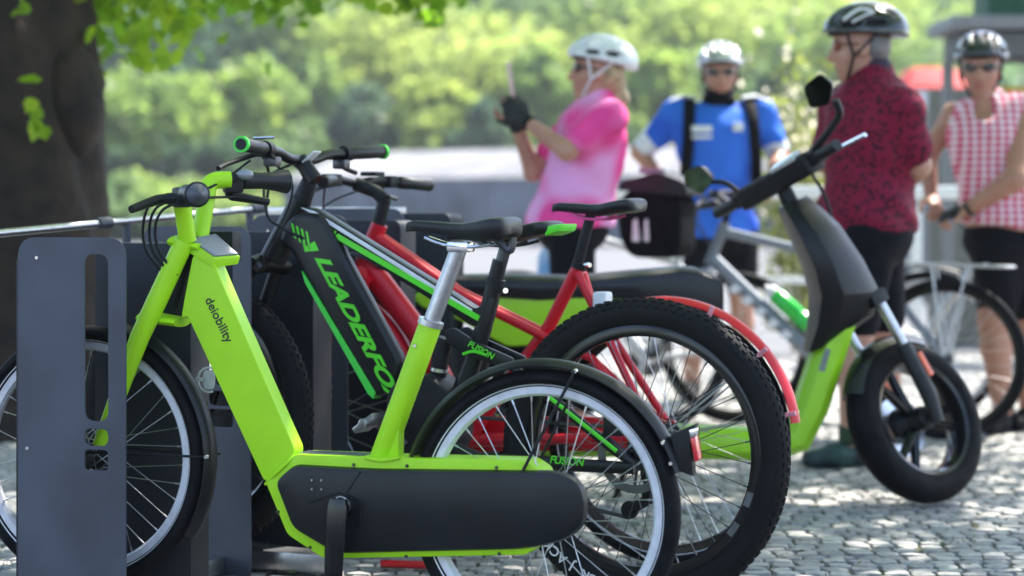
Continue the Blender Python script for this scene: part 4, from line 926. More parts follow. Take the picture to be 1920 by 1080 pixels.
# legshield: lofted along the steering head
ls = []
for (xl, yl, xr, yr, hw) in ((1456, 392, 1512, 366, .07), (1464, 412, 1535, 386, .115), (1480, 450, 1572, 420, .15), (1502, 505, 1616, 486, .165), (1512, 555, 1646, 545, .155), (1508, 610, 1636, 590, .12), (1502, 660, 1570, 640, .08)):
    a, c = S(xl, yl), S(xr, yr); m_ = a.lerp(c, .5)
    ls.append([a+Vector((.01, 0, 0)), a.lerp(c, .12)+Vector((0, -hw, 0)), a.lerp(c, .42)+Vector((0, -hw*1.02, 0)), a.lerp(c, .80)+Vector((0, -hw*.62, 0)), c+Vector((0, -hw*.2, 0)), c+Vector((0, hw*.2, 0)), a.lerp(c, .80)+Vector((0, hw*.62, 0)), a.lerp(c, .42)+Vector((0, hw*1.02, 0)), a.lerp(c, .12)+Vector((0, hw, 0))])
MB().loft(ls).build('legshield', mat('moped_black', (.0045, .0045, .006), .38, var=.08, scale=5, coat=.03, spec=.28), sc, bevel=.004, smooth=45)
MB().prism(S2([(1566, 428), (1576, 432), (1622, 505), (1618, 515), (1600, 490)]), -.04, .04).build('front_strip', gloss, sc, bevel=.004)
# steered front end: its own axes
Wc = F(1715, 795, DS)-so; Wc.z = .267
av = Vector((.53, -.78, .345)).normalized(); s_ = Vector((-.42, .02, .82)); s_ = (s_-av*s_.dot(av)).normalized(); ey = -av; ex = ey.cross(s_)
FM = Matrix(((ex.x, ey.x, s_.x, Wc.x), (ex.y, ey.y, s_.y, Wc.y), (ex.z, ey.z, s_.z, Wc.z), (0, 0, 0, 1)))
W = MB(FM).lathe([(.008, -.07), (.035, -.06), (.04, -.03), (.03, 0), (.055, .03), (.055, .045), (.008, .06)], (0, 0, 0), 24, closed_prof=False).build('wheel', black, sc)
pr = [(.270-.052*(1-math.cos(a)), .056*math.sin(a)*1.0) for a in np.linspace(-2.25, 2.25, 17)]
MB(FM).lathe(pr+[(.172, .03), (.172, -.03)], (0, 0, 0), 72).build('tyre', rubber, W)
MB(FM).lathe([(.190, .05), (.178, .045), (.168, .02), (.168, -.02), (.178, -.045), (.190, -.05)], (0, 0, 0), 64).build('rim', gloss, W)
b = MB(FM)
for k in range(3):
    a = R(100+120*k)
    for da in (-.2, .2): b.tube([(.03*math.cos(a), 0, .03*math.sin(a)), (.176*math.cos(a+da), 0, .176*math.sin(a+da))], [.018, .012], 8, flat=(1, 1.2))
b.build('cast_spokes', gloss, W)
MB(FM).lathe([(.06, .062), (.10, .062), (.10, .066), (.06, .066)], (0, 0, 0), 36).build('brake_disc', steel, W)
for sg in (-1, 1):
    MB(FM).tube([(.03, sg*.095, .19), (.03, sg*.095, .42)], .0165, 14).build('fork_tube', alu, sc)
    MB(FM).tube([(.0, sg*.09, -.03), (.02, sg*.095, .06), (.03, sg*.095, .24)], [.02, .027, .025], 12, flat=(1.2, .8)).build('fork_leg', black, sc)
    MB(FM).box((.062, sg*.105, .15), (.022, .012, .085)).build('reflector', orange, sc, bevel=.004)
b = MB(FM).box((.02, 0, .41), (.075, .24, .045)); b.tube([(.02, 0, .40), (-.02, 0, .62)], .028, 12); b.build('fork_crown', black, sc, bevel=.008)
MB(FM).box((.06, -.05, .44), (.03, .05, .05)).build('horn', dark_steel, sc, bevel=.008)
fender(sc, (0, 0, 0), .290, .095, R(48), R(138), gloss, 'front_fender', M=FM, depth=.035)
# handlebar
MB(FM).tube([(-.02, 0, .60), (-.005, 0, .84), (0, 0, .885)], [.03, .028, .024], 12).build('steering_stem', black, sc)
MB(FM).box((0, 0, .895), (.085, .36, .075)).build('bar_clamp', black, sc, bevel=.018, seg=3)
MB(FM).box((-.025, -.085, .936), (.05, .12, .014), Matrix.Rotation(R(-18), 3, 'Y')).build('dashboard', mat('pale_highlight', (.62, .63, .65), .18, coat=.5), sc, bevel=.006)  # pale colour stands for a bright highlight across the dashboard
for sg in (-1, 1):
    MB(FM).tube([(0, sg*.12, .895), (-.01, sg*.2, .90), (-.02, sg*.31, .90)], .0125, 12).build('handlebar', black, sc)
    MB(FM).tube([(-.010, sg*.215, .90), (-.02, sg*.315, .90)], .019, 14).build('grip', leather, sc)
    MB(FM).box((0, sg*.19, .90), (.055, .05, .05)).build('switch_box', black, sc, bevel=.01)
    MB(FM).tube(bend([(.03, sg*.20, .90), (.065, sg*.23, .89), (.055, sg*(.37 if sg < 0 else .33), .885)], .02), .0065, 8).build('brake_lever', chrome if sg < 0 else black, sc)
    st0 = Vector((.0, sg*.185, .92))
    mr = MB(FM).tube(bend([st0, st0+Vector((.01, sg*.03, .09)), st0+Vector((-.02, sg*.075, .17)), st0+Vector((-.03, sg*.06, .20))], .03), [.010]*2+[.009]*20, 8) if False else MB(FM).tube(bend([st0, st0+Vector((.01, sg*.05, .06)), st0+Vector((-.02, sg*.10, .09))] if sg > 0 else [st0, st0+Vector((0, -.11, .03)), st0+Vector((0, -.19, .06)), st0+Vector((-.01, -.205, .105))], .03), .0085 if sg > 0 else .013, 8)
    mr.build('mirror_stalk', black, sc)
    mc = st0+(Vector((-.02, .11, .11)) if sg > 0 else Vector((-.02, -.175, .15))); sh_ = rpoly([(-.06, -.03), (.02, -.05), (.075, .0), (.05, .05), (-.04, .04)], .02)
    ring0 = [mc+Vector((-.012, sg*a, b_)) for a, b_ in sh_]; ring1 = [mc+Vector((.018, sg*a*.7, b_*.7)) for a, b_ in sh_]
    mh = MB(FM).loft([ring0, ring1]).build('mirror_housing', black, sc)
    MB(FM).loft([[mc+Vector((-.0135, sg*a*.93, b_*.93)) for a, b_ in sh_], [mc+Vector((-.0125, sg*a*.93, b_*.93)) for a, b_ in sh_]]).build('mirror_glass', mat('mirror_glass', (.16, .22, .13), .05, 1.0, var=.01), mh)  # green tint put into the glass for the trees it reflects
MB(FM).box((.01, .225, .91), (.03, .022, .03)).build('red_button', red, sc, bevel=.006)
# rear wheel, mudguard, stand
Rw = S(905, 770); Rw.z = .262
W = MB().lathe([(.008, -.08), (.09, -.06), (.10, 0), (.09, .06), (.008, .08)], Rw, 28, closed_prof=False).build('wheel', black, sc)
MB().lathe(pr+[(.172, .03), (.172, -.03)], Rw, 64).build('tyre', rubber, W)
MB().lathe([(.172, .05), (.160, .045), (.09, .02), (.09, -.02), (.160, -.045), (.172, -.05)], Rw, 48).build('rim', gloss, W)
fender(sc, Rw, .30, .12, R(40), R(150), black, 'rear_fender', depth=.03)
MB().tube([S(1180, 850, .06), S(1180, 850, .06)+Vector((-.04, .12, -.165))], .011, 8).build('side_stand', black, sc)
cable(sc, [FM @ Vector((.02, -.12, .88)), FM @ Vector((.08, -.06, .75)), FM @ Vector((.03, -.03, .55))], r=.006)

# ============================================================ touring bikes in the background
def touring(name, label, rear, front, frame_m, tyre_m=rubber, sc_=1.0, rack=False, bottle=None, wr=.345, rimm=rim_alu, fend=None, saddle_on=True, step=False, bar_w=.31):
    t = Ride(name, label, 'bicycle', rear, front, 'bikes standing behind the moped'); r = t.root; wb = t.wb; f = wb/1.07
    RHh = Vector((0, 0, wr)); FHh = Vector((wb, 0, wr)); BB = Vector((.43*f, 0, .285)); SC = Vector((.25*f, 0, .80)); HT = Vector((.80*f, 0, .90)); HB = Vector((.86*f, 0, .72))
    for c in (RHh, FHh): wheel(r, c, wr, .022, wr-.035, .022, .024, rimm, tyre_m, 28, steel, hubr=.028)
    MB().tube([HT, HB], .024, 14).build('head_tube', frame_m, r); MB().tube([HB+Vector((-.01, 0, .03)), BB], [.030, .032], 14).build('down_tube', frame_m, r)
    MB().tube([HT+Vector((.0, 0, -.04)), SC-Vector((-.03, 0, .08)) if not step else BB.lerp(SC, .4)], [.022, .020], 14).build('top_tube', frame_m, r)
    MB().tube([SC, BB], .019, 14).build('seat_tube', frame_m, r); MB().tube([SC, SC+Vector((-.04, 0, .15))], .0145, 12).build('seat_post', alu, r)
    for sg in (-1, 1):
        MB().tube([SC+Vector((.03, sg*.018, -.07)), RHh+Vector((0, sg*.065, 0))], .010, 10).build('seat_stay', frame_m, r)
        MB().tube([BB+Vector((0, sg*.03, 0)), RHh+Vector((0, sg*.065, 0))], .012, 10).build('chain_stay', frame_m, r)
        MB().tube([HB+Vector((.01, sg*.05, -.03)), FHh+Vector((-.03, sg*.055, .12)), FHh+Vector((0, sg*.055, 0))], [.016, .014, .010], 10).build('fork_leg', frame_m, r)
    MB().tube([HB+Vector((.012, -.065, -.03)), HB+Vector((.012, .065, -.03))], .018, 10).build('fork_crown', frame_m, r)
    hc = HT+Vector((.04, 0, .12)); MB().tube([HT, HT+Vector((-.02, 0, .08)), hc], .016, 12).build('stem', black, r)
    for sg in (-1, 1):
        e = hc+Vector((-.08, sg*bar_w, .0)); MB().tube(bend([hc, hc+Vector((0, sg*.1, .01)), e], .04), .0125, 10).build('handlebar', black, r)
        gs = hc.lerp(e, .62); MB().tube([gs, e], .0175, 12).build('grip', leather, r)
        MB().tube(bend([gs+Vector((.02, 0, -.01)), gs+Vector((.06, sg*.02, -.03)), gs+Vector((.05, sg*.11, -.05))], .02), .006, 8).build('brake_lever', dark_steel, r)
        MB().box(gs+Vector((.01, -sg*.03, 0)), (.04, .04, .035)).build('shifter', black, r, bevel=.006)
        cable(r, [gs+Vector((.04, -.02*sg, -.01)), hc+Vector((.1, sg*.06, -.06)), HT+Vector((.06, 0, -.12))], r=.003)
    if saddle_on: saddle(r, SC+Vector((.10, 0, .19)), SC+Vector((-.17, 0, .195)), .07, .05)
    MB().lathe([(.03, -.05), (.085, -.05), (.085, -.045), (.03, -.045)], BB, 32).build('chainring', dark_steel, r)
    for sg, dv_ in ((1, Vector((.05, .085, -.16))), (-1, Vector((-.05, -.085, .16)))):
        MB().tube([BB+Vector((0, sg*.07, 0)), BB+dv_], [.014, .010], 10).build('crank', alu, r); MB().box(BB+dv_+Vector((0, sg*.05, 0)), (.09, .09, .02)).build('pedal', black, r, bevel=.004)
    if fend:
        fender(r, RHh, wr+.028, .055, R(5), R(165), fend, 'rear_fender'); fender(r, FHh, wr+.028, .055, R(50), R(190), fend, 'front_fender')
    if rack:
        rz = wr*2+.06
        for sg in (-1, 1):
            MB().tube(bend([SC+Vector((.0, sg*.03, -.04)), Vector((.12, sg*.06, rz)), Vector((-.26, sg*.06, rz-.01)), Vector((-.28, 0, rz-.01))], .03), .006, 8).build('rack_rail', silver_frame, r)
            MB().tube([Vector((-.10, sg*.06, rz)), RHh+Vector((-.01, sg*.07, .02))], .005, 8).build('rack_strut', silver_frame, r)
            MB().tube([Vector((.05, sg*.06, rz)), RHh+Vector((0, sg*.07, .02))], .005, 8).build('rack_strut', silver_frame, r)
        for x in (.08, -.04, -.16): MB().tube([(x, -.06, rz), (x, .06, rz)], .005, 8).build('rack_bar', silver_frame, r)
    return t, HT, HB, BB, SC, hc
tb, HT, HB, BB, SC, hc = touring('touring_bicycle', 'slate grey touring bike with silver rear rack and front bag behind the moped', (1.80, 8.85), (.62, 9.30), grey_frame, rack=True, bottle=True, wr=.335, rimm=gloss)
d1 = BB-HB; e1 = Vector((d1.x, 0, d1.z)); up = Vector((-e1.z, 0, e1.x)); up = up if up.z > 0 else -up
e1.normalize(); up.normalize()
for k in range(5):
    c_ = HB.lerp(BB, .24+.11*k)+Vector((0, .034, 0)); MB().loft([[c_+Vector((0, y_, 0))+e1*(a_+.25*b_)+up*b_ for a_, b_ in ((-.018, -.02), (.018, -.02), (.018, .02), (-.018, .02))] for y_ in (-.004, .0)]).build('frame_decal', white_print, tb.root)
bo = tb.M @ (HB.lerp(BB, .62)+Vector((-.055, 0, .075))); dw = (tb.M.to_3x3() @ (BB-HB)).normalized()
wb_ = empty('water_bottle', bo, 0, 'bright green drinking bottle in the cage of the grey touring bike', 'bottle')
MB().tube([-dw*.11, -dw*.098, dw*.02, dw*.03, dw*.04, dw*.1], [.028, .036, .037, .031, .037, .036], 16).build('body', green_bottle, wb_)
MB().tube([-dw*.16, -dw*.145, -dw*.135, -dw*.108], [.010, .013, .028, .03], 14).build('cap', white_paint, wb_)
hbw = tb.M @ hc
bg_ = empty('handlebar_bag', hbw+Vector((-.25, -.02, -.14)), tb.ang, 'black handlebar bag with white print on the grey touring bike', 'bag')
MB().prism(rpoly([(-.13, -.13), (.10, -.13), (.15, .0), (.13, .15), (-.02, .19), (-.14, .13)], .06), -.13, .13).build('body', mat('black_nylon', (.006, .006, .008), .8, var=.2, scale=18, bump=.2, bscale=30, spec=.08), bg_, bevel=.025, seg=3)
MB().prism(rpoly([(-.17, .13), (.15, .16), (.12, .20), (-.04, .235), (-.16, .19)], .02), -.135, .135).build('lid', black, bg_, bevel=.015)
for k, (x, w) in enumerate(((.06, .018), (.012, .012))): MB().prism(rpoly([(x-w, -.06), (x+w, -.06), (x+w*.7, .03), (x-w*.3, .04)], .008), .131, .1335).build('white_print', white_print, bg_)
MB().prism(rpoly([(-.06, .21), (.06, .235), (.055, .255), (-.06, .25)], .006), -.05, .10).build('map_case', grey_plate, bg_, bevel=.006)
touring('city_bicycle', 'silver bike held by the woman in the checked top', (2.86, 9.25), (1.88, 9.62), silver_frame, wr=.34, fend=black, step=True)
touring('white_bicycle', 'white bike standing beside the woman in pink', (1.00, 9.55), (.02, 9.75), white_paint, wr=.34, rimm=gloss)
o = empty('drink_bottle', F(1022, 500, 9.62), 0, 'pale blue and white drink bottle strapped to the white bike below the pink top', 'bottle')
MB().tube([(0, 0, -.13), (0, 0, -.12), (0, 0, .04), (.012, 0, .10), (.016, 0, .12)], [.03, .036, .035, .014, .013], 14).build('body', blue_print, o); MB().tube([(.016, 0, .118), (.02, 0, .14)], .015, 12).build('cap', white_paint, o)

# ============================================================ people
skin = mat('skin', (.52, .27, .19), .5, var=.06, scale=8, rgb2=(.42, .19, .13))
skin2 = mat('tanned_skin', (.46, .23, .155), .5, var=.06, scale=8, rgb2=(.38, .17, .11))
for m_ in (skin, skin2): m_.node_tree.nodes['Principled BSDF'].inputs['Subsurface Weight'].default_value = .12; m_.node_tree.nodes['Principled BSDF'].inputs['Subsurface Radius'].default_value = (.02, .008, .004)
lipm = mat('lips', (.38, .10, .09), .45)
lens = mat('dark_lens', (.01, .01, .012), .08, coat=.8)
lycra = mat('black_lycra', (.0045, .0045, .0075), .75, var=.2, scale=20, spec=.12)
glove_m = mat('black_glove', (.014, .014, .016), .7, var=.2, scale=40)
RES = .0065
def V3(*a): return np.array(a, float)
def head_prims(c, f, u=(0, 0, 1), s=1.0):
    Bm = basis(f, u); fw, lf, up = Bm; c = np.array(c, float); P = lambda a, b, d: c+(fw*a+lf*b+up*d)*s
    pr = [ellp(P(-.012, 0, .03), V3(.098, .077, .095)*s, Bm, .03), ellp(P(.028, 0, -.035), V3(.066, .060, .078)*s, Bm, .03), cone(P(.055, 0, -.092), P(.066, 0, -.098), .024*s, .018*s, .03),
          cone(P(.092, 0, .012), P(.110, 0, -.028), .010*s, .015*s, .014), cone(P(.082, -.03, .035), P(.082, .03, .035), .017*s, .017*s, .02),
          cone(P(.082, -.018, -.060), P(.082, .018, -.060), .011*s, .011*s, .014), cone(P(.06, -.038, -.02), P(.055, .04, -.02), .022*s, .022*s, .03),
          ellp(P(-.008, .078, -.004), V3(.022, .010, .033)*s, Bm, .008), ellp(P(-.008, -.078, -.004), V3(.022, .010, .033)*s, Bm, .008)]
    return pr, P, Bm
def head_gear(root, off, P, Bm, s, shell_m, vent_m, strap_m, glass_m=lens, chin=True, frame_m=None, visor=False):
    hc = P(-.018, 0, .058); fw, lf, up = Bm
    pr = [ellp(hc, V3(.148, .112, .112)*s, Bm, .02), ellp(P(-.10, 0, .05), V3(.07, .085, .075)*s, Bm, .04), cut(P(0, 0, .052), -up*1.0+fw*.12), sub(ellp(P(-.015, 0, .03), V3(.112, .092, .118)*s, Bm, .01))]
    for b_ in (-.062, -.022, .022, .062):
        pr.append(sub(ellp(P(.055, b_, .145-abs(b_)*.45), V3(.055, .0105, .035)*s, Bm, .008))); pr.append(sub(ellp(P(-.085, b_, .125-abs(b_)*.45), V3(.048, .0105, .04)*s, Bm, .008)))
    for sd in (-1, 1):
        pr.append(sub(ellp(P(.045, sd*.105, .085), V3(.045, .03, .011)*s, Bm, .008))); pr.append(sub(ellp(P(-.06, sd*.108, .085), V3(.04, .03, .012)*s, Bm, .008)))
    hl = sdf_mesh('helmet', pr, .005, shell_m, root, off)
    sdf_mesh('helmet_liner', [ellp(P(-.017, 0, .055), V3(.130, .100, .098)*s, Bm, .01), cut(P(0, 0, .054), -up), sub(ellp(P(-.015, 0, .03), V3(.108, .088, .114)*s, Bm, .01))], .007, vent_m, root, off)
    b = MB()
    for sd in (-1, 1):
        w = lambda *a: Vector(P(*a)-np.array(off))
        b.tube([w(.05, sd*.088, .06), w(.028, sd*.086, -.03), w(.05, sd*.045, -.10), w(.055, 0, -.122)], .0055*s, 6, flat=(1, .6)); b.tube([w(-.06, sd*.09, .05), w(.024, sd*.086, -.03)], .005*s, 6, flat=(1, .6))
    b.build('helmet_strap', strap_m, root)
    sg = []
    for sd in (-1, 1): sg += [ellp(P(.086, sd*.034, .016), V3(.016, .033, .021)*s, Bm, .004), cone(P(.080, sd*.06, .02), P(-.005, sd*.086, .012), .0045, .004, .004)]
    sg.append(cone(P(.1, -.012, .02), P(.1, .012, .02), .006, .006, .004))
    sdf_mesh('sunglasses', sg, .004, glass_m, root, off)
    sdf_mesh('lips', [ellp(P(.090, 0, -.056), V3(.008, .022, .005), Bm, .004), ellp(P(.090, 0, -.064), V3(.008, .018, .005), Bm, .004)], .003, lipm, root, off)
    return hl
def hand_prims(wr, d, nrm, curl=.5, s=1.0, thumb=1):
    """wrist, pointing direction, palm normal; fingers curl towards the palm normal; thumb = side along nrm x d"""
    d = np.array(d, float); d /= np.linalg.norm(d); nn = np.array(nrm, float); nn -= d*(nn@d); nn /= np.linalg.norm(nn); sd = np.cross(nn, d)*thumb; wr = np.array(wr, float)
    pr = [cone(wr, wr+d*.03*s, .026*s, .027*s, .015), ellp(wr+d*.055*s, V3(.045, .040, .018)*s, np.array([d, sd, nn]), .015)]
    for k, (o_, L) in enumerate(((.030, .068), (.010, .078), (-.010, .072), (-.029, .056))):
        p = wr+d*.088*s+sd*o_*s; a = curl*.9; dr = d
        for j, fr_ in enumerate((.45, .32, .23)):
            dr2 = d*math.cos(a)+nn*math.sin(a); p2 = p+dr2*L*fr_*s*1.1; pr.append(cone(p, p2, (.0098-.0008*j)*s, (.0092-.0008*j)*s, .004)); p = p2; a += curl*.95
    p = wr+d*.025*s+sd*.028*s; p2 = p+(d*.5+sd*.75+nn*.35)*.042*s; p3 = p2+(d*.85+sd*.25+nn*.45)*.034*s; p4 = p3+(d*.8-sd*.1+nn*.6)*.024*s
    pr += [cone(p, p2, .015*s, .012*s, .01), cone(p2, p3, .0115*s, .0105*s, .005), cone(p3, p4, .0105*s, .009*s, .004)]
    return pr
def shoe(an, fd, s=1.0):
    fd = np.array(fd, float); fd /= np.linalg.norm(fd); g0 = np.array([an[0], an[1], 0.0])
    return [cone(g0-fd*.05+V3(0, 0, .045), g0+fd*.06+V3(0, 0, .045), .043, .046, .02), cone(g0+fd*.06+V3(0, 0, .042), g0+fd*.165+V3(0, 0, .034), .045, .033, .03), cone(g0-fd*.03+V3(0, 0, .06), g0-fd*.02+V3(0, 0, .10), .045, .043, .02), cut(g0+V3(0, 0, .004), (0, 0, -1))]
def leg(hip, knee, ank, th=.088, kn=.058, cf=.056, ak=.036):
    hip, knee, ank = map(lambda v: np.array(v, float), (hip, knee, ank)); mid = knee+(ank-knee)*.3
    return [cone(hip, knee, th, kn, .03), cone(knee, mid, kn*.95, cf, .02), cone(mid, ank, cf, ak, .02)]
def fabric(name, c1, c2, kind, scale=12, c3=None):
    m = bpy.data.materials.new(name); m.use_nodes = True; nt = m.node_tree; n = nt.nodes; l = nt.links; p = n['Principled BSDF']; tc = n.new('ShaderNodeTexCoord'); cr = n.new('ShaderNodeValToRGB')
    E = cr.color_ramp.elements; E[0].color = (*c1, 1); E[1].color = (*c2, 1); p.inputs['Roughness'].default_value = .75; p.inputs['Specular IOR Level'].default_value = .25
    if kind == 'blots':
        t = n.new('ShaderNodeTexVoronoi'); t.inputs['Scale'].default_value = scale; l.new(tc.outputs['Object'], t.inputs['Vector']); l.new(t.outputs['Distance'], cr.inputs[0]); E[0].position = .30; E[1].position = .48
    elif kind == 'check':
        sx = n.new('ShaderNodeSeparateXYZ'); l.new(tc.outputs['Object'], sx.inputs[0]); w = []
        for sgn in (1, -1):
            m1 = n.new('ShaderNodeMath'); m1.operation = 'MULTIPLY_ADD'; m1.inputs[1].default_value = sgn*1.25; l.new(sx.outputs[2], m1.inputs[0]); l.new(sx.outputs[0], m1.inputs[2])
            m2 = n.new('ShaderNodeMath'); m2.operation = 'MULTIPLY'; m2.inputs[1].default_value = scale*3.1416; l.new(m1.outputs[0], m2.inputs[0])
            m3 = n.new('ShaderNodeMath'); m3.operation = 'SINE'; l.new(m2.outputs[0], m3.inputs[0]); w.append(m3)
        m4 = n.new('ShaderNodeMath'); m4.operation = 'MULTIPLY'; l.new(w[0].outputs[0], m4.inputs[0]); l.new(w[1].outputs[0], m4.inputs[1])
        m5 = n.new('ShaderNodeMath'); m5.operation = 'MULTIPLY_ADD'; m5.inputs[1].default_value = .5; m5.inputs[2].default_value = .5; l.new(m4.outputs[0], m5.inputs[0]); l.new(m5.outputs[0], cr.inputs[0]); E[0].position = .40; E[1].position = .60
    else:
        t = n.new('ShaderNodeTexNoise'); t.inputs['Scale'].default_value = scale; t.inputs['Detail'].default_value = 1; l.new(tc.outputs['Object'], t.inputs['Vector']); l.new(t.outputs[0], cr.inputs[0]); E[0].position = .44; E[1].position = .56
    b = n.new('ShaderNodeBump'); b.inputs['Strength'].default_value = .35; b.inputs['Distance'].default_value = .02; nb = n.new('ShaderNodeTexNoise'); nb.inputs['Scale'].default_value = 9; nb.inputs['Detail'].default_value = 3
    l.new(tc.outputs['Object'], nb.inputs['Vector']); l.new(nb.outputs[0], b.inputs['Height']); l.new(b.outputs[0], p.inputs['Normal']); l.new(cr.outputs[0], p.inputs['Base Color'])
    return m
def person(label, foot): return empty('person', (foot[0], foot[1], 0), 0, label, 'person'), V3(foot[0], foot[1], 0)

# ---- woman in pink, taking a picture; facing left
D = 8.8; f = lambda px, py, dd=0: np.array(F(px, py, D+dd))
hips = f(1072, 415); pr_, of = person('woman in pink jersey and white helmet holding up a phone', (hips[0]+.02, D))
hp, P, Bm = head_prims(f(1117, 138), (-1, -.08, .10), (.10, 0, 1), .95)
neck0 = f(1128, 190); chest = f(1108, 262); shN, shF = f(1140, 222, -.17), f(1092, 226, .17)
elN, wrN = f(1063, 283, -.22), f(984, 226, -.10); elF, wrF = f(1000, 322, .10), f(970, 238, .03)
knN, anN = V3(hips[0]-.01, D-.10, .50), V3(hips[0]+.05, D-.11, .08); knF, anF = V3(hips[0]+.03, D+.12, .50), V3(hips[0]-.04, D+.13, .08)
body = hp+[cone(P(-.02, 0, -.07), neck0, .050, .055, .03), ellp(chest, (.105, .165, .17), None, .05), cone(chest, hips+V3(0, 0, .02), .12, .14, .06), ellp(hips, (.14, .175, .12), None, .05),
    cone(shN, elN, .047, .038, .03), cone(elN, wrN, .040, .025, .02), cone(shF, elF, .047, .038, .03), cone(elF, wrF, .040, .025, .02), cone(shN, chest, .055, .1, .05), cone(shF, chest, .055, .1, .05)]
body += leg(hips+V3(0, -.09, -.05), knN, anN)+leg(hips+V3(0, .09, -.05), knF, anF)
dN = f(955, 185, -.06)-wrN; dF = f(958, 190, .03)-wrF
body += hand_prims(wrN, dN, (-.3, .8, .3), .75, .95, -1)+hand_prims(wrF, dF, (-.3, -.8, .3), .7, .95, 1)
sdf_mesh('body', body, RES, skin, pr_, of)
pink = fabric('pink_jersey', (.84, .06, .30), (.84, .36, .68), 'noise', 3.2)
top = [ellp(chest+V3(0, 0, -.01), (.125, .185, .19), None, .05), cone(chest, hips+V3(-.01, 0, -.01), .142, .172, .06), ellp(hips+V3(-.005, 0, -.01), (.165, .195, .12), None, .05), cone(shN, chest, .075, .1, .06), cone(shF, chest, .075, .1, .06),
    cone(shN, shN+(elN-shN)*.62, .068, .066, .03), cone(shF, shF+(elF-shF)*.62, .068, .066, .03), cone(neck0+V3(0, 0, -.03), neck0+V3(0, 0, .012), .068, .062, .03), cut(hips+V3(0, 0, -.025), (0, 0, -1)), cut(shN+(elN-shN)*.60, elN-shN) if False else cut(hips+V3(0, 0, -.03), (0, 0, -1))]
sdf_mesh('jersey', top, .009, pink, pr_, of, folds=.0030)
sdf_mesh('trousers', [ellp(hips+V3(0, 0, -.02), (.155, .185, .13), None, .04), cone(hips+V3(0, -.09, -.05), knN, .10, .075, .03), cone(knN, anN+V3(0, 0, .1), .075, .062, .02), cone(hips+V3(0, .09, -.05), knF, .10, .075, .03), cone(knF, anF+V3(0, 0, .1), .075, .062, .02)], .010, lycra, pr_, of)
for wr_, d_, tb_, nn in ((wrN, dN, -1, (-.3, .8, .3)), (wrF, dF, 1, (-.3, -.8, .3))):
    d_ = d_/np.linalg.norm(d_); gl = hand_prims(wr_+d_*.0, d_, nn, .75, 1.06, tb_); gl = gl[:2]+[p for i, p in enumerate(gl[2:14]) if i % 3 < 1]+gl[14:15]
    sdf_mesh('glove', [p[:3]+(p[3]*1.18, p[4]*1.18, p[5]) if p[0] == 'c' else ('e', p[1], p[2]*1.15, p[3], None, p[5]) for p in gl], .005, glove_m, pr_, of)
MB().tube([Vector(wrN+(elN-wrN)*.07-of), Vector(wrN+(elN-wrN)*.14-of)], .032, 14).build('watch_strap', lycra, pr_)
for a_ in (anN, anF): sdf_mesh('shoe', shoe(a_, (-1, 0, 0)), .008, white_paint, pr_, of)
head_gear(pr_, of, P, Bm, .98, mat('helmet_white', (.74, .74, .76), .3, coat=.4, var=.04), black, white_paint)
hm = mat('blonde_hair', (.45, .33, .18), .5, var=.15, scale=30, bump=.4, bscale=90)
sdf_mesh('hair', [ellp(P(-.055, 0, .0), V3(.068, .080, .085), Bm, .03), cone(P(-.095, 0, -.03), P(-.115, 0, -.10), .032, .036, .03), cone(P(-.115, 0, -.10), P(-.10, 0, -.19), .036, .016, .03)], .007, hm, pr_, of)
ph = tag(MB().box((0, 0, 0), (.010, .075, .15)).build('phone', mat('phone_pink', (.75, .42, .45), .3, coat=.4), None, bevel=.004), 'pale pink phone held up in the gloved hands', 'phone')
ph.location = F(957, 150, 8.78); ph.rotation_euler = (0, R(-8), R(8))

# ---- man in blue, facing the camera, backpack straps
D = 10.8; hips = f(1345, 432); pr_, of = person('man in blue jersey with dark neck scarf and glinting helmet', (hips[0], D))
hp, P, Bm = head_prims(f(1350, 142), (-.05, -1, -.02), (0, 0, 1), 1.02)
neck0 = f(1346, 195); chest = f(1345, 265); sL, sR = f(1270, 215, .02), f(1424, 215, .02)      # as seen: left, right
eL, wL = f(1200, 285, .10), f(1262, 372, -.02); eR, wR = f(1462, 288, .02), f(1448, 345, -.30)
body = hp+[cone(P(-.02, 0, -.07), neck0, .058, .065, .03), ellp(chest, (.185, .125, .19), None, .06), cone(chest, hips, .15, .15, .06), ellp(hips, (.185, .14, .13), None, .05), cone(sL, chest, .065, .1, .05), cone(sR, chest, .065, .1, .05),
    cone(sL, eL, .058, .045, .03), cone(eL, wL, .045, .030, .02), cone(sR, eR, .058, .045, .03), cone(eR, wR, .045, .030, .02)]
body += hand_prims(wL, (.6, -.2, -.5), (.2, .3, -.8), .5, 1.05, 1)+hand_prims(wR, (-.35, -.5, -.15), (0, 0, -1), 1.0, 1.05, 1)
for sd in (-1, 1): body += leg(hips+V3(sd*.10, 0, -.05), V3(hips[0]+sd*.12, D-.03, .52), V3(hips[0]+sd*.13, D+.02, .08), .095, .062, .06, .04)
sdf_mesh('body', body, RES, skin2, pr_, of)
blue = fabric('blue_jersey', (.018, .095, .56), (.03, .15, .66), 'noise', 4)
jt = [ellp(chest, (.21, .145, .21), None, .06), cone(chest, hips+V3(0, 0, .03), .172, .168, .06), ellp(hips+V3(0, 0, .02), (.205, .16, .12), None, .05), cone(sL, chest, .085, .1, .06), cone(sR, chest, .085, .1, .06), cone(sL, sL+(eL-sL)*.55, .08, .07, .03), cone(sR, sR+(eR-sR)*.6, .08, .07, .03), cone(neck0+V3(0, 0, -.03), neck0, .075, .07, .03), cut(hips+V3(0, 0, -.04), (0, 0, -1))]
sdf_mesh('jersey', jt, .010, blue, pr_, of, folds=.0030)
pale = mat('white_sleeve', (.70, .72, .76), .7, var=.05)
sdf_mesh('sleeve', [cone(sL+(eL-sL)*.55, sL+(eL-sL)*.92, .067, .058, .01), cut(sL+(eL-sL)*.95, eL-sL)], .008, pale, pr_, of)
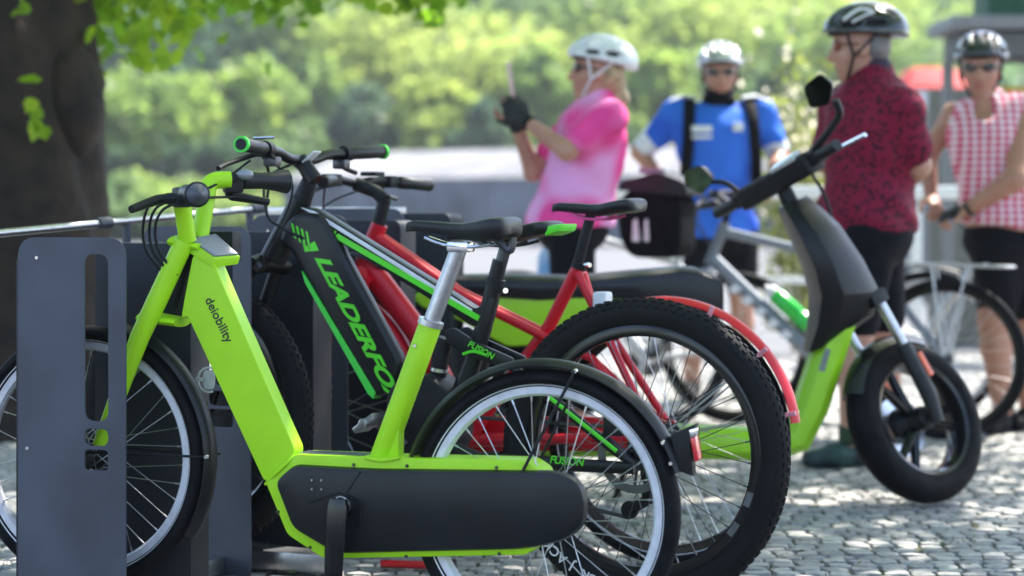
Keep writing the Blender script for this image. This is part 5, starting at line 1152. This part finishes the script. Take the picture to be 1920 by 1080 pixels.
sdf_mesh('sleeve', [cone(sR+(eR-sR)*.55, sR+(eR-sR)*1.0, .067, .058, .01), cut(sR+(eR-sR)*1.0, eR-sR)], .008, pale, pr_, of)
for s0, sd in ((sL, -1), (sR, 1)):
    a = s0+V3(-sd*.055, 0, 0); b = MB(); b.tube([Vector(a-of)+Vector(v) for v in ((0, .09, .065), (0, .0, .085), (sd*.0, -.09, .05), (sd*.01, -.165, -.08), (sd*.02, -.17, -.22), (sd*.03, -.1, -.36), (sd*.04, .03, -.40))], .030, 8, flat=(.25, 1), ref=(0, 0, 1)); b.build('backpack_strap', lycra, pr_)
    b = MB(); b.tube([Vector(s0-of)+Vector(v) for v in ((-sd*.09, -.03, .082), (-sd*.03, -.03, .092), (sd*.04, -.02, .065))], .035, 8, flat=(.3, 1), ref=(0, 0, 1)); b.build('shoulder_panel', pale, pr_)
sdf_mesh('backpack', [ellp(chest+V3(0, .2, -.05), (.16, .10, .24), None, .05)], .014, lycra, pr_, of)
sdf_mesh('neck_scarf', [cone(P(.0, 0, -.085), neck0+V3(0, -.01, .01), .074, .084, .03), ellp(P(.05, 0, -.125), V3(.05, .075, .045), Bm, .03)], .008, lycra, pr_, of)
def on_front(px, py, w, h, m, name):           # print lying on the chest, a little proud
    p = Vector(f(px, py, -.158)-of); MB().box(p, (w, .05, h)).build(name, m, pr_, bevel=.004)
on_front(1316, 242, .10, .034, pale, 'jersey_print'); on_front(1316, 257, .10, .018, pale, 'jersey_print'); on_front(1383, 238, .05, .045, pale, 'jersey_badge')
sdf_mesh('shorts', [ellp(hips+V3(0, 0, -.03), (.20, .155, .12), None, .04)]+[cone(hips+V3(sd*.10, 0, -.05), V3(hips[0]+sd*.12, D-.03, .58), .112, .08, .03) for sd in (-1, 1)], .012, lycra, pr_, of)
for sd in (-1, 1): sdf_mesh('shoe', shoe((hips[0]+sd*.13, D+.02), (sd*.2, -1, 0)), .010, lycra, pr_, of)
head_gear(pr_, of, P, Bm, 1.05, mat('helmet_silver', (.55, .55, .56), .18, .5, coat=.5, var=.05), black, black)

# ---- man in the crimson shirt, back three-quarters, facing left
D = 8.0; hips = f(1632, 432); pr_, of = person('man in dark crimson patterned shirt and black helmet, seen from behind', (hips[0], D))
hp, P, Bm = head_prims(f(1613, 92), (-.95, .12, -.05), (-.03, 0, 1), 1.02)
neck0 = f(1640, 142); chest = f(1636, 240); sN, sFr = f(1688, 205, -.15), f(1582, 205, .13)
eN, wN = f(1722, 310, -.10), f(1700, 345, .12); eF, wF = f(1545, 300, .20), f(1500, 300, .30)
body = hp+[cone(P(-.03, 0, -.07), neck0, .058, .066, .03), ellp(chest, (.135, .165, .19), None, .05), cone(chest, hips, .135, .14, .05), ellp(hips, (.14, .155, .12), None, .05), cone(sN, chest, .06, .09, .04), cone(sFr, chest, .06, .09, .04),
    cone(sN, eN, .056, .047, .03), cone(eN, wN, .046, .032, .02), cone(sFr, eF, .055, .045, .03), cone(eF, wF, .044, .030, .02)]
body += hand_prims(wN, (-.6, .5, -.1), (0, .5, -.6), .7, 1.05, 1)+hand_prims(wF, (-.7, .2, -.1), (0, 0, -1), .9, 1.05, 1)
kn1, an1 = V3(hips[0]-.07, D-.12, .50), V3(F(1588, 800, D).x, D-.10, .09); kn2, an2 = V3(hips[0]+.06, D+.10, .50), V3(hips[0]+.10, D+.14, .09)
body += leg(hips+V3(-.03, -.09, -.05), kn1, an1, .095, .062, .062, .04)+leg(hips+V3(.03, .09, -.05), kn2, an2, .095, .062, .062, .04)
sdf_mesh('body', body, RES, skin, pr_, of)
crim = fabric('crimson_pattern', (.020, .003, .010), (.20, .004, .032), 'blots', 50)
jt = [ellp(chest+V3(-.0, 0, 0), (.165, .195, .225), None, .06), cone(chest, hips+V3(-.01, 0, .0), .168, .172, .06), ellp(hips+V3(-.02, 0, .05), (.172, .185, .13), None, .06), cone(sN, chest, .085, .1, .06), cone(sFr, chest, .085, .1, .06), cone(sN, sN+(eN-sN)*.68, .08, .078, .03), cone(sFr, sFr+(eF-sFr)*.66, .08, .074, .03), cone(neck0+V3(0, 0, -.04), neck0+V3(-.0, 0, .01), .082, .072, .03), cut(hips+V3(0, 0, -.01), (0, 0, -1))]
sdf_mesh('shirt', jt, .009, crim, pr_, of, folds=.0040)
sdf_mesh('collar', [cone(neck0+V3(0, 0, -.012), neck0+V3(-.008, 0, .03), .077, .070, .01)], .007, mat('collar_dark', (.03, .01, .03), .7), pr_, of)
sdf_mesh('shorts', [ellp(hips+V3(-.01, 0, -.01), (.172, .185, .15), None, .04), cone(hips+V3(-.03, -.09, -.05), kn1+V3(0, 0, .05), .115, .088, .03), cone(hips+V3(.03, .09, -.05), kn2+V3(0, 0, .05), .115, .088, .03)], .010, lycra, pr_, of)
shm = mat('teal_trainer', (.005, .014, .022), .6, rgb2=(.012, .06, .05), scale=22)
for a_ in (an1, an2): sdf_mesh('shoe', shoe(a_, (-.9, -.25, 0)), .008, shm, pr_, of)
sdf_mesh('sock', [cone(an1+V3(0, 0, .02), an1+V3(0, 0, .05), .047, .047, .01)], .008, mat('green_sock', (.02, .05, .02), .8), pr_, of)
head_gear(pr_, of, P, Bm, 1.06, mat('helmet_black', (.014, .014, .017), .18, coat=.6), black, black, glass_m=mat('amber_lens', (.25, .05, .01), .1, coat=.8))
b = MB(); c0 = [Vector(P(*v)-of) for v in ((.06, .125, .10), (.0, .128, .135), (-.05, .122, .12), (-.02, .131, .112), (.03, .128, .09))]
b.tube(spline(c0[:3], 5), .014, 8, flat=(.5, 1)); b.tube(spline(c0[2:], 5), .010, 8, flat=(.5, 1)); b.build('helmet_stripe', white_print, pr_)
sdf_mesh('hair', [ellp(P(-.05, 0, .01), V3(.065, .080, .075), Bm, .03)], .007, mat('grey_hair', (.20, .18, .17), .6), pr_, of)

# ---- woman in the checked sleeveless top, leaning on her handlebar
D = 9.2; hips = f(1892, 440); pr_, of = person('woman in sleeveless pink checked top and black helmet at the right edge', (hips[0], D))
hp, P, Bm = head_prims(f(1840, 133), (-.30, -.95, -.06), (0, 0, 1), 1.0)
neck0 = f(1852, 188); chest = f(1864, 262); sA, sB = f(1790, 218, .10), f(1924, 205, -.08)
eA, wA = f(1738, 290, .14), f(1746, 372, .10); eB, wB = f(1905, 335, -.22), f(1806, 398, -.10)
body = hp+[cone(P(-.02, 0, -.07), neck0, .052, .060, .03), ellp(chest, (.165, .135, .18), None, .06), cone(chest, hips, .145, .155, .06), ellp(hips, (.185, .16, .14), None, .05), cone(sA, chest, .058, .1, .05), cone(sB, chest, .058, .1, .05),
    cone(sA, eA, .052, .043, .03), cone(eA, wA, .042, .028, .02), cone(sB, eB, .060, .050, .03), cone(eB, wB, .050, .030, .02)]
body += hand_prims(wA, (.1, -.6, -.35), (-.3, -.2, -1), .95, .95, 1)+hand_prims(wB, f(1762, 404, -.14)-wB, (-.1, -.2, -1), .95, .98, -1)
k1, a1 = f(1862, 600, -.06), V3(F(1876, 800, D).x, D-.04, .09); k2, a2 = f(1925, 600, .08), V3(F(1940, 800, D).x, D+.10, .09)
body += leg(hips+V3(-.05, -.05, -.05), k1, a1, .10, .066, .064, .042)+leg(hips+V3(.09, .05, -.05), k2, a2, .10, .066, .064, .042)
sdf_mesh('body', body, RES, skin2, pr_, of)
chk = fabric('pink_check', (.80, .62, .68), (.62, .055, .13), 'check', 28)
jt = [ellp(chest, (.198, .158, .20), None, .06), cone(chest, hips+V3(-.0, 0, .02), .178, .188, .06), ellp(hips+V3(0, 0, .04), (.205, .18, .12), None, .05), cone(sA+V3(.03, 0, .01), chest, .062, .1, .06), cone(sB+V3(-.03, 0, .01), chest, .062, .1, .06), cone(neck0+V3(.02, .02, -.03), neck0+V3(.01, .02, .005), .072, .066, .02), sub(ellp(neck0+V3(-.04, -.12, -.02), (.045, .08, .08), None, .02)), cut(hips+V3(0, 0, .03), (-.12, 0, -1))]
sdf_mesh('top', jt, .009, chk, pr_, of, folds=.0035)
sdf_mesh('shorts', [ellp(hips+V3(0, 0, -.02), (.20, .175, .14), None, .04), cone(hips+V3(-.05, -.05, -.05), k1+(hips-k1)*.22, .125, .092, .03), cone(hips+V3(.09, .05, -.05), k2+(hips-k2)*.22, .125, .092, .03)], .010, lycra, pr_, of)
sdf_mesh('glove', [p[:3]+(p[3]*1.2, p[4]*1.2, p[5]) if p[0] == 'c' else ('e', p[1], p[2]*1.18, p[3], None, p[5]) for p in [h_ for i, h_ in enumerate(hand_prims(wB, f(1762, 404, -.14)-wB, (-.1, -.2, -1), .95, .98, -1)) if i < 2 or (i < 14 and (i-2) % 3 == 0)]], .006, glove_m, pr_, of)
MB().tube([Vector(wB+(eB-wB)*.08-of), Vector(wB+(eB-wB)*.16-of)], .036, 14).build('watch_strap', mat('watch_dark', (.03, .02, .015), .4), pr_)
for a_ in (a1, a2): sdf_mesh('shoe', shoe(a_, (-.5, -.8, 0)), .008, lycra, pr_, of)
head_gear(pr_, of, P, Bm, 1.03, MATS['helmet_black'], black, black)
sdf_mesh('hair', [ellp(P(-.05, 0, .0), V3(.07, .082, .085), Bm, .03)], .008, mat('brown_hair', (.06, .035, .02), .6), pr_, of)

# ------------------------------------------------------------------ the summer air between here and the hill
hm_ = bpy.data.materials.new('summer_haze'); hm_.use_nodes = True; nt = hm_.node_tree; nt.nodes.remove(nt.nodes['Principled BSDF'])
pv = nt.nodes.new('ShaderNodeVolumePrincipled'); pv.inputs['Color'].default_value = (.86, .92, 1, 1); pv.inputs['Density'].default_value = .0006; pv.inputs['Anisotropy'].default_value = .2
nt.links.new(pv.outputs[0], nt.nodes['Material Output'].inputs['Volume'])
hz_ = MB().box((0, 90, 32.9), (400, 330, 68)).build('haze', hm_, None, smooth=0); tag(hz_, 'thin pale haze in front of the wooded hill', 'haze', kind='stuff')
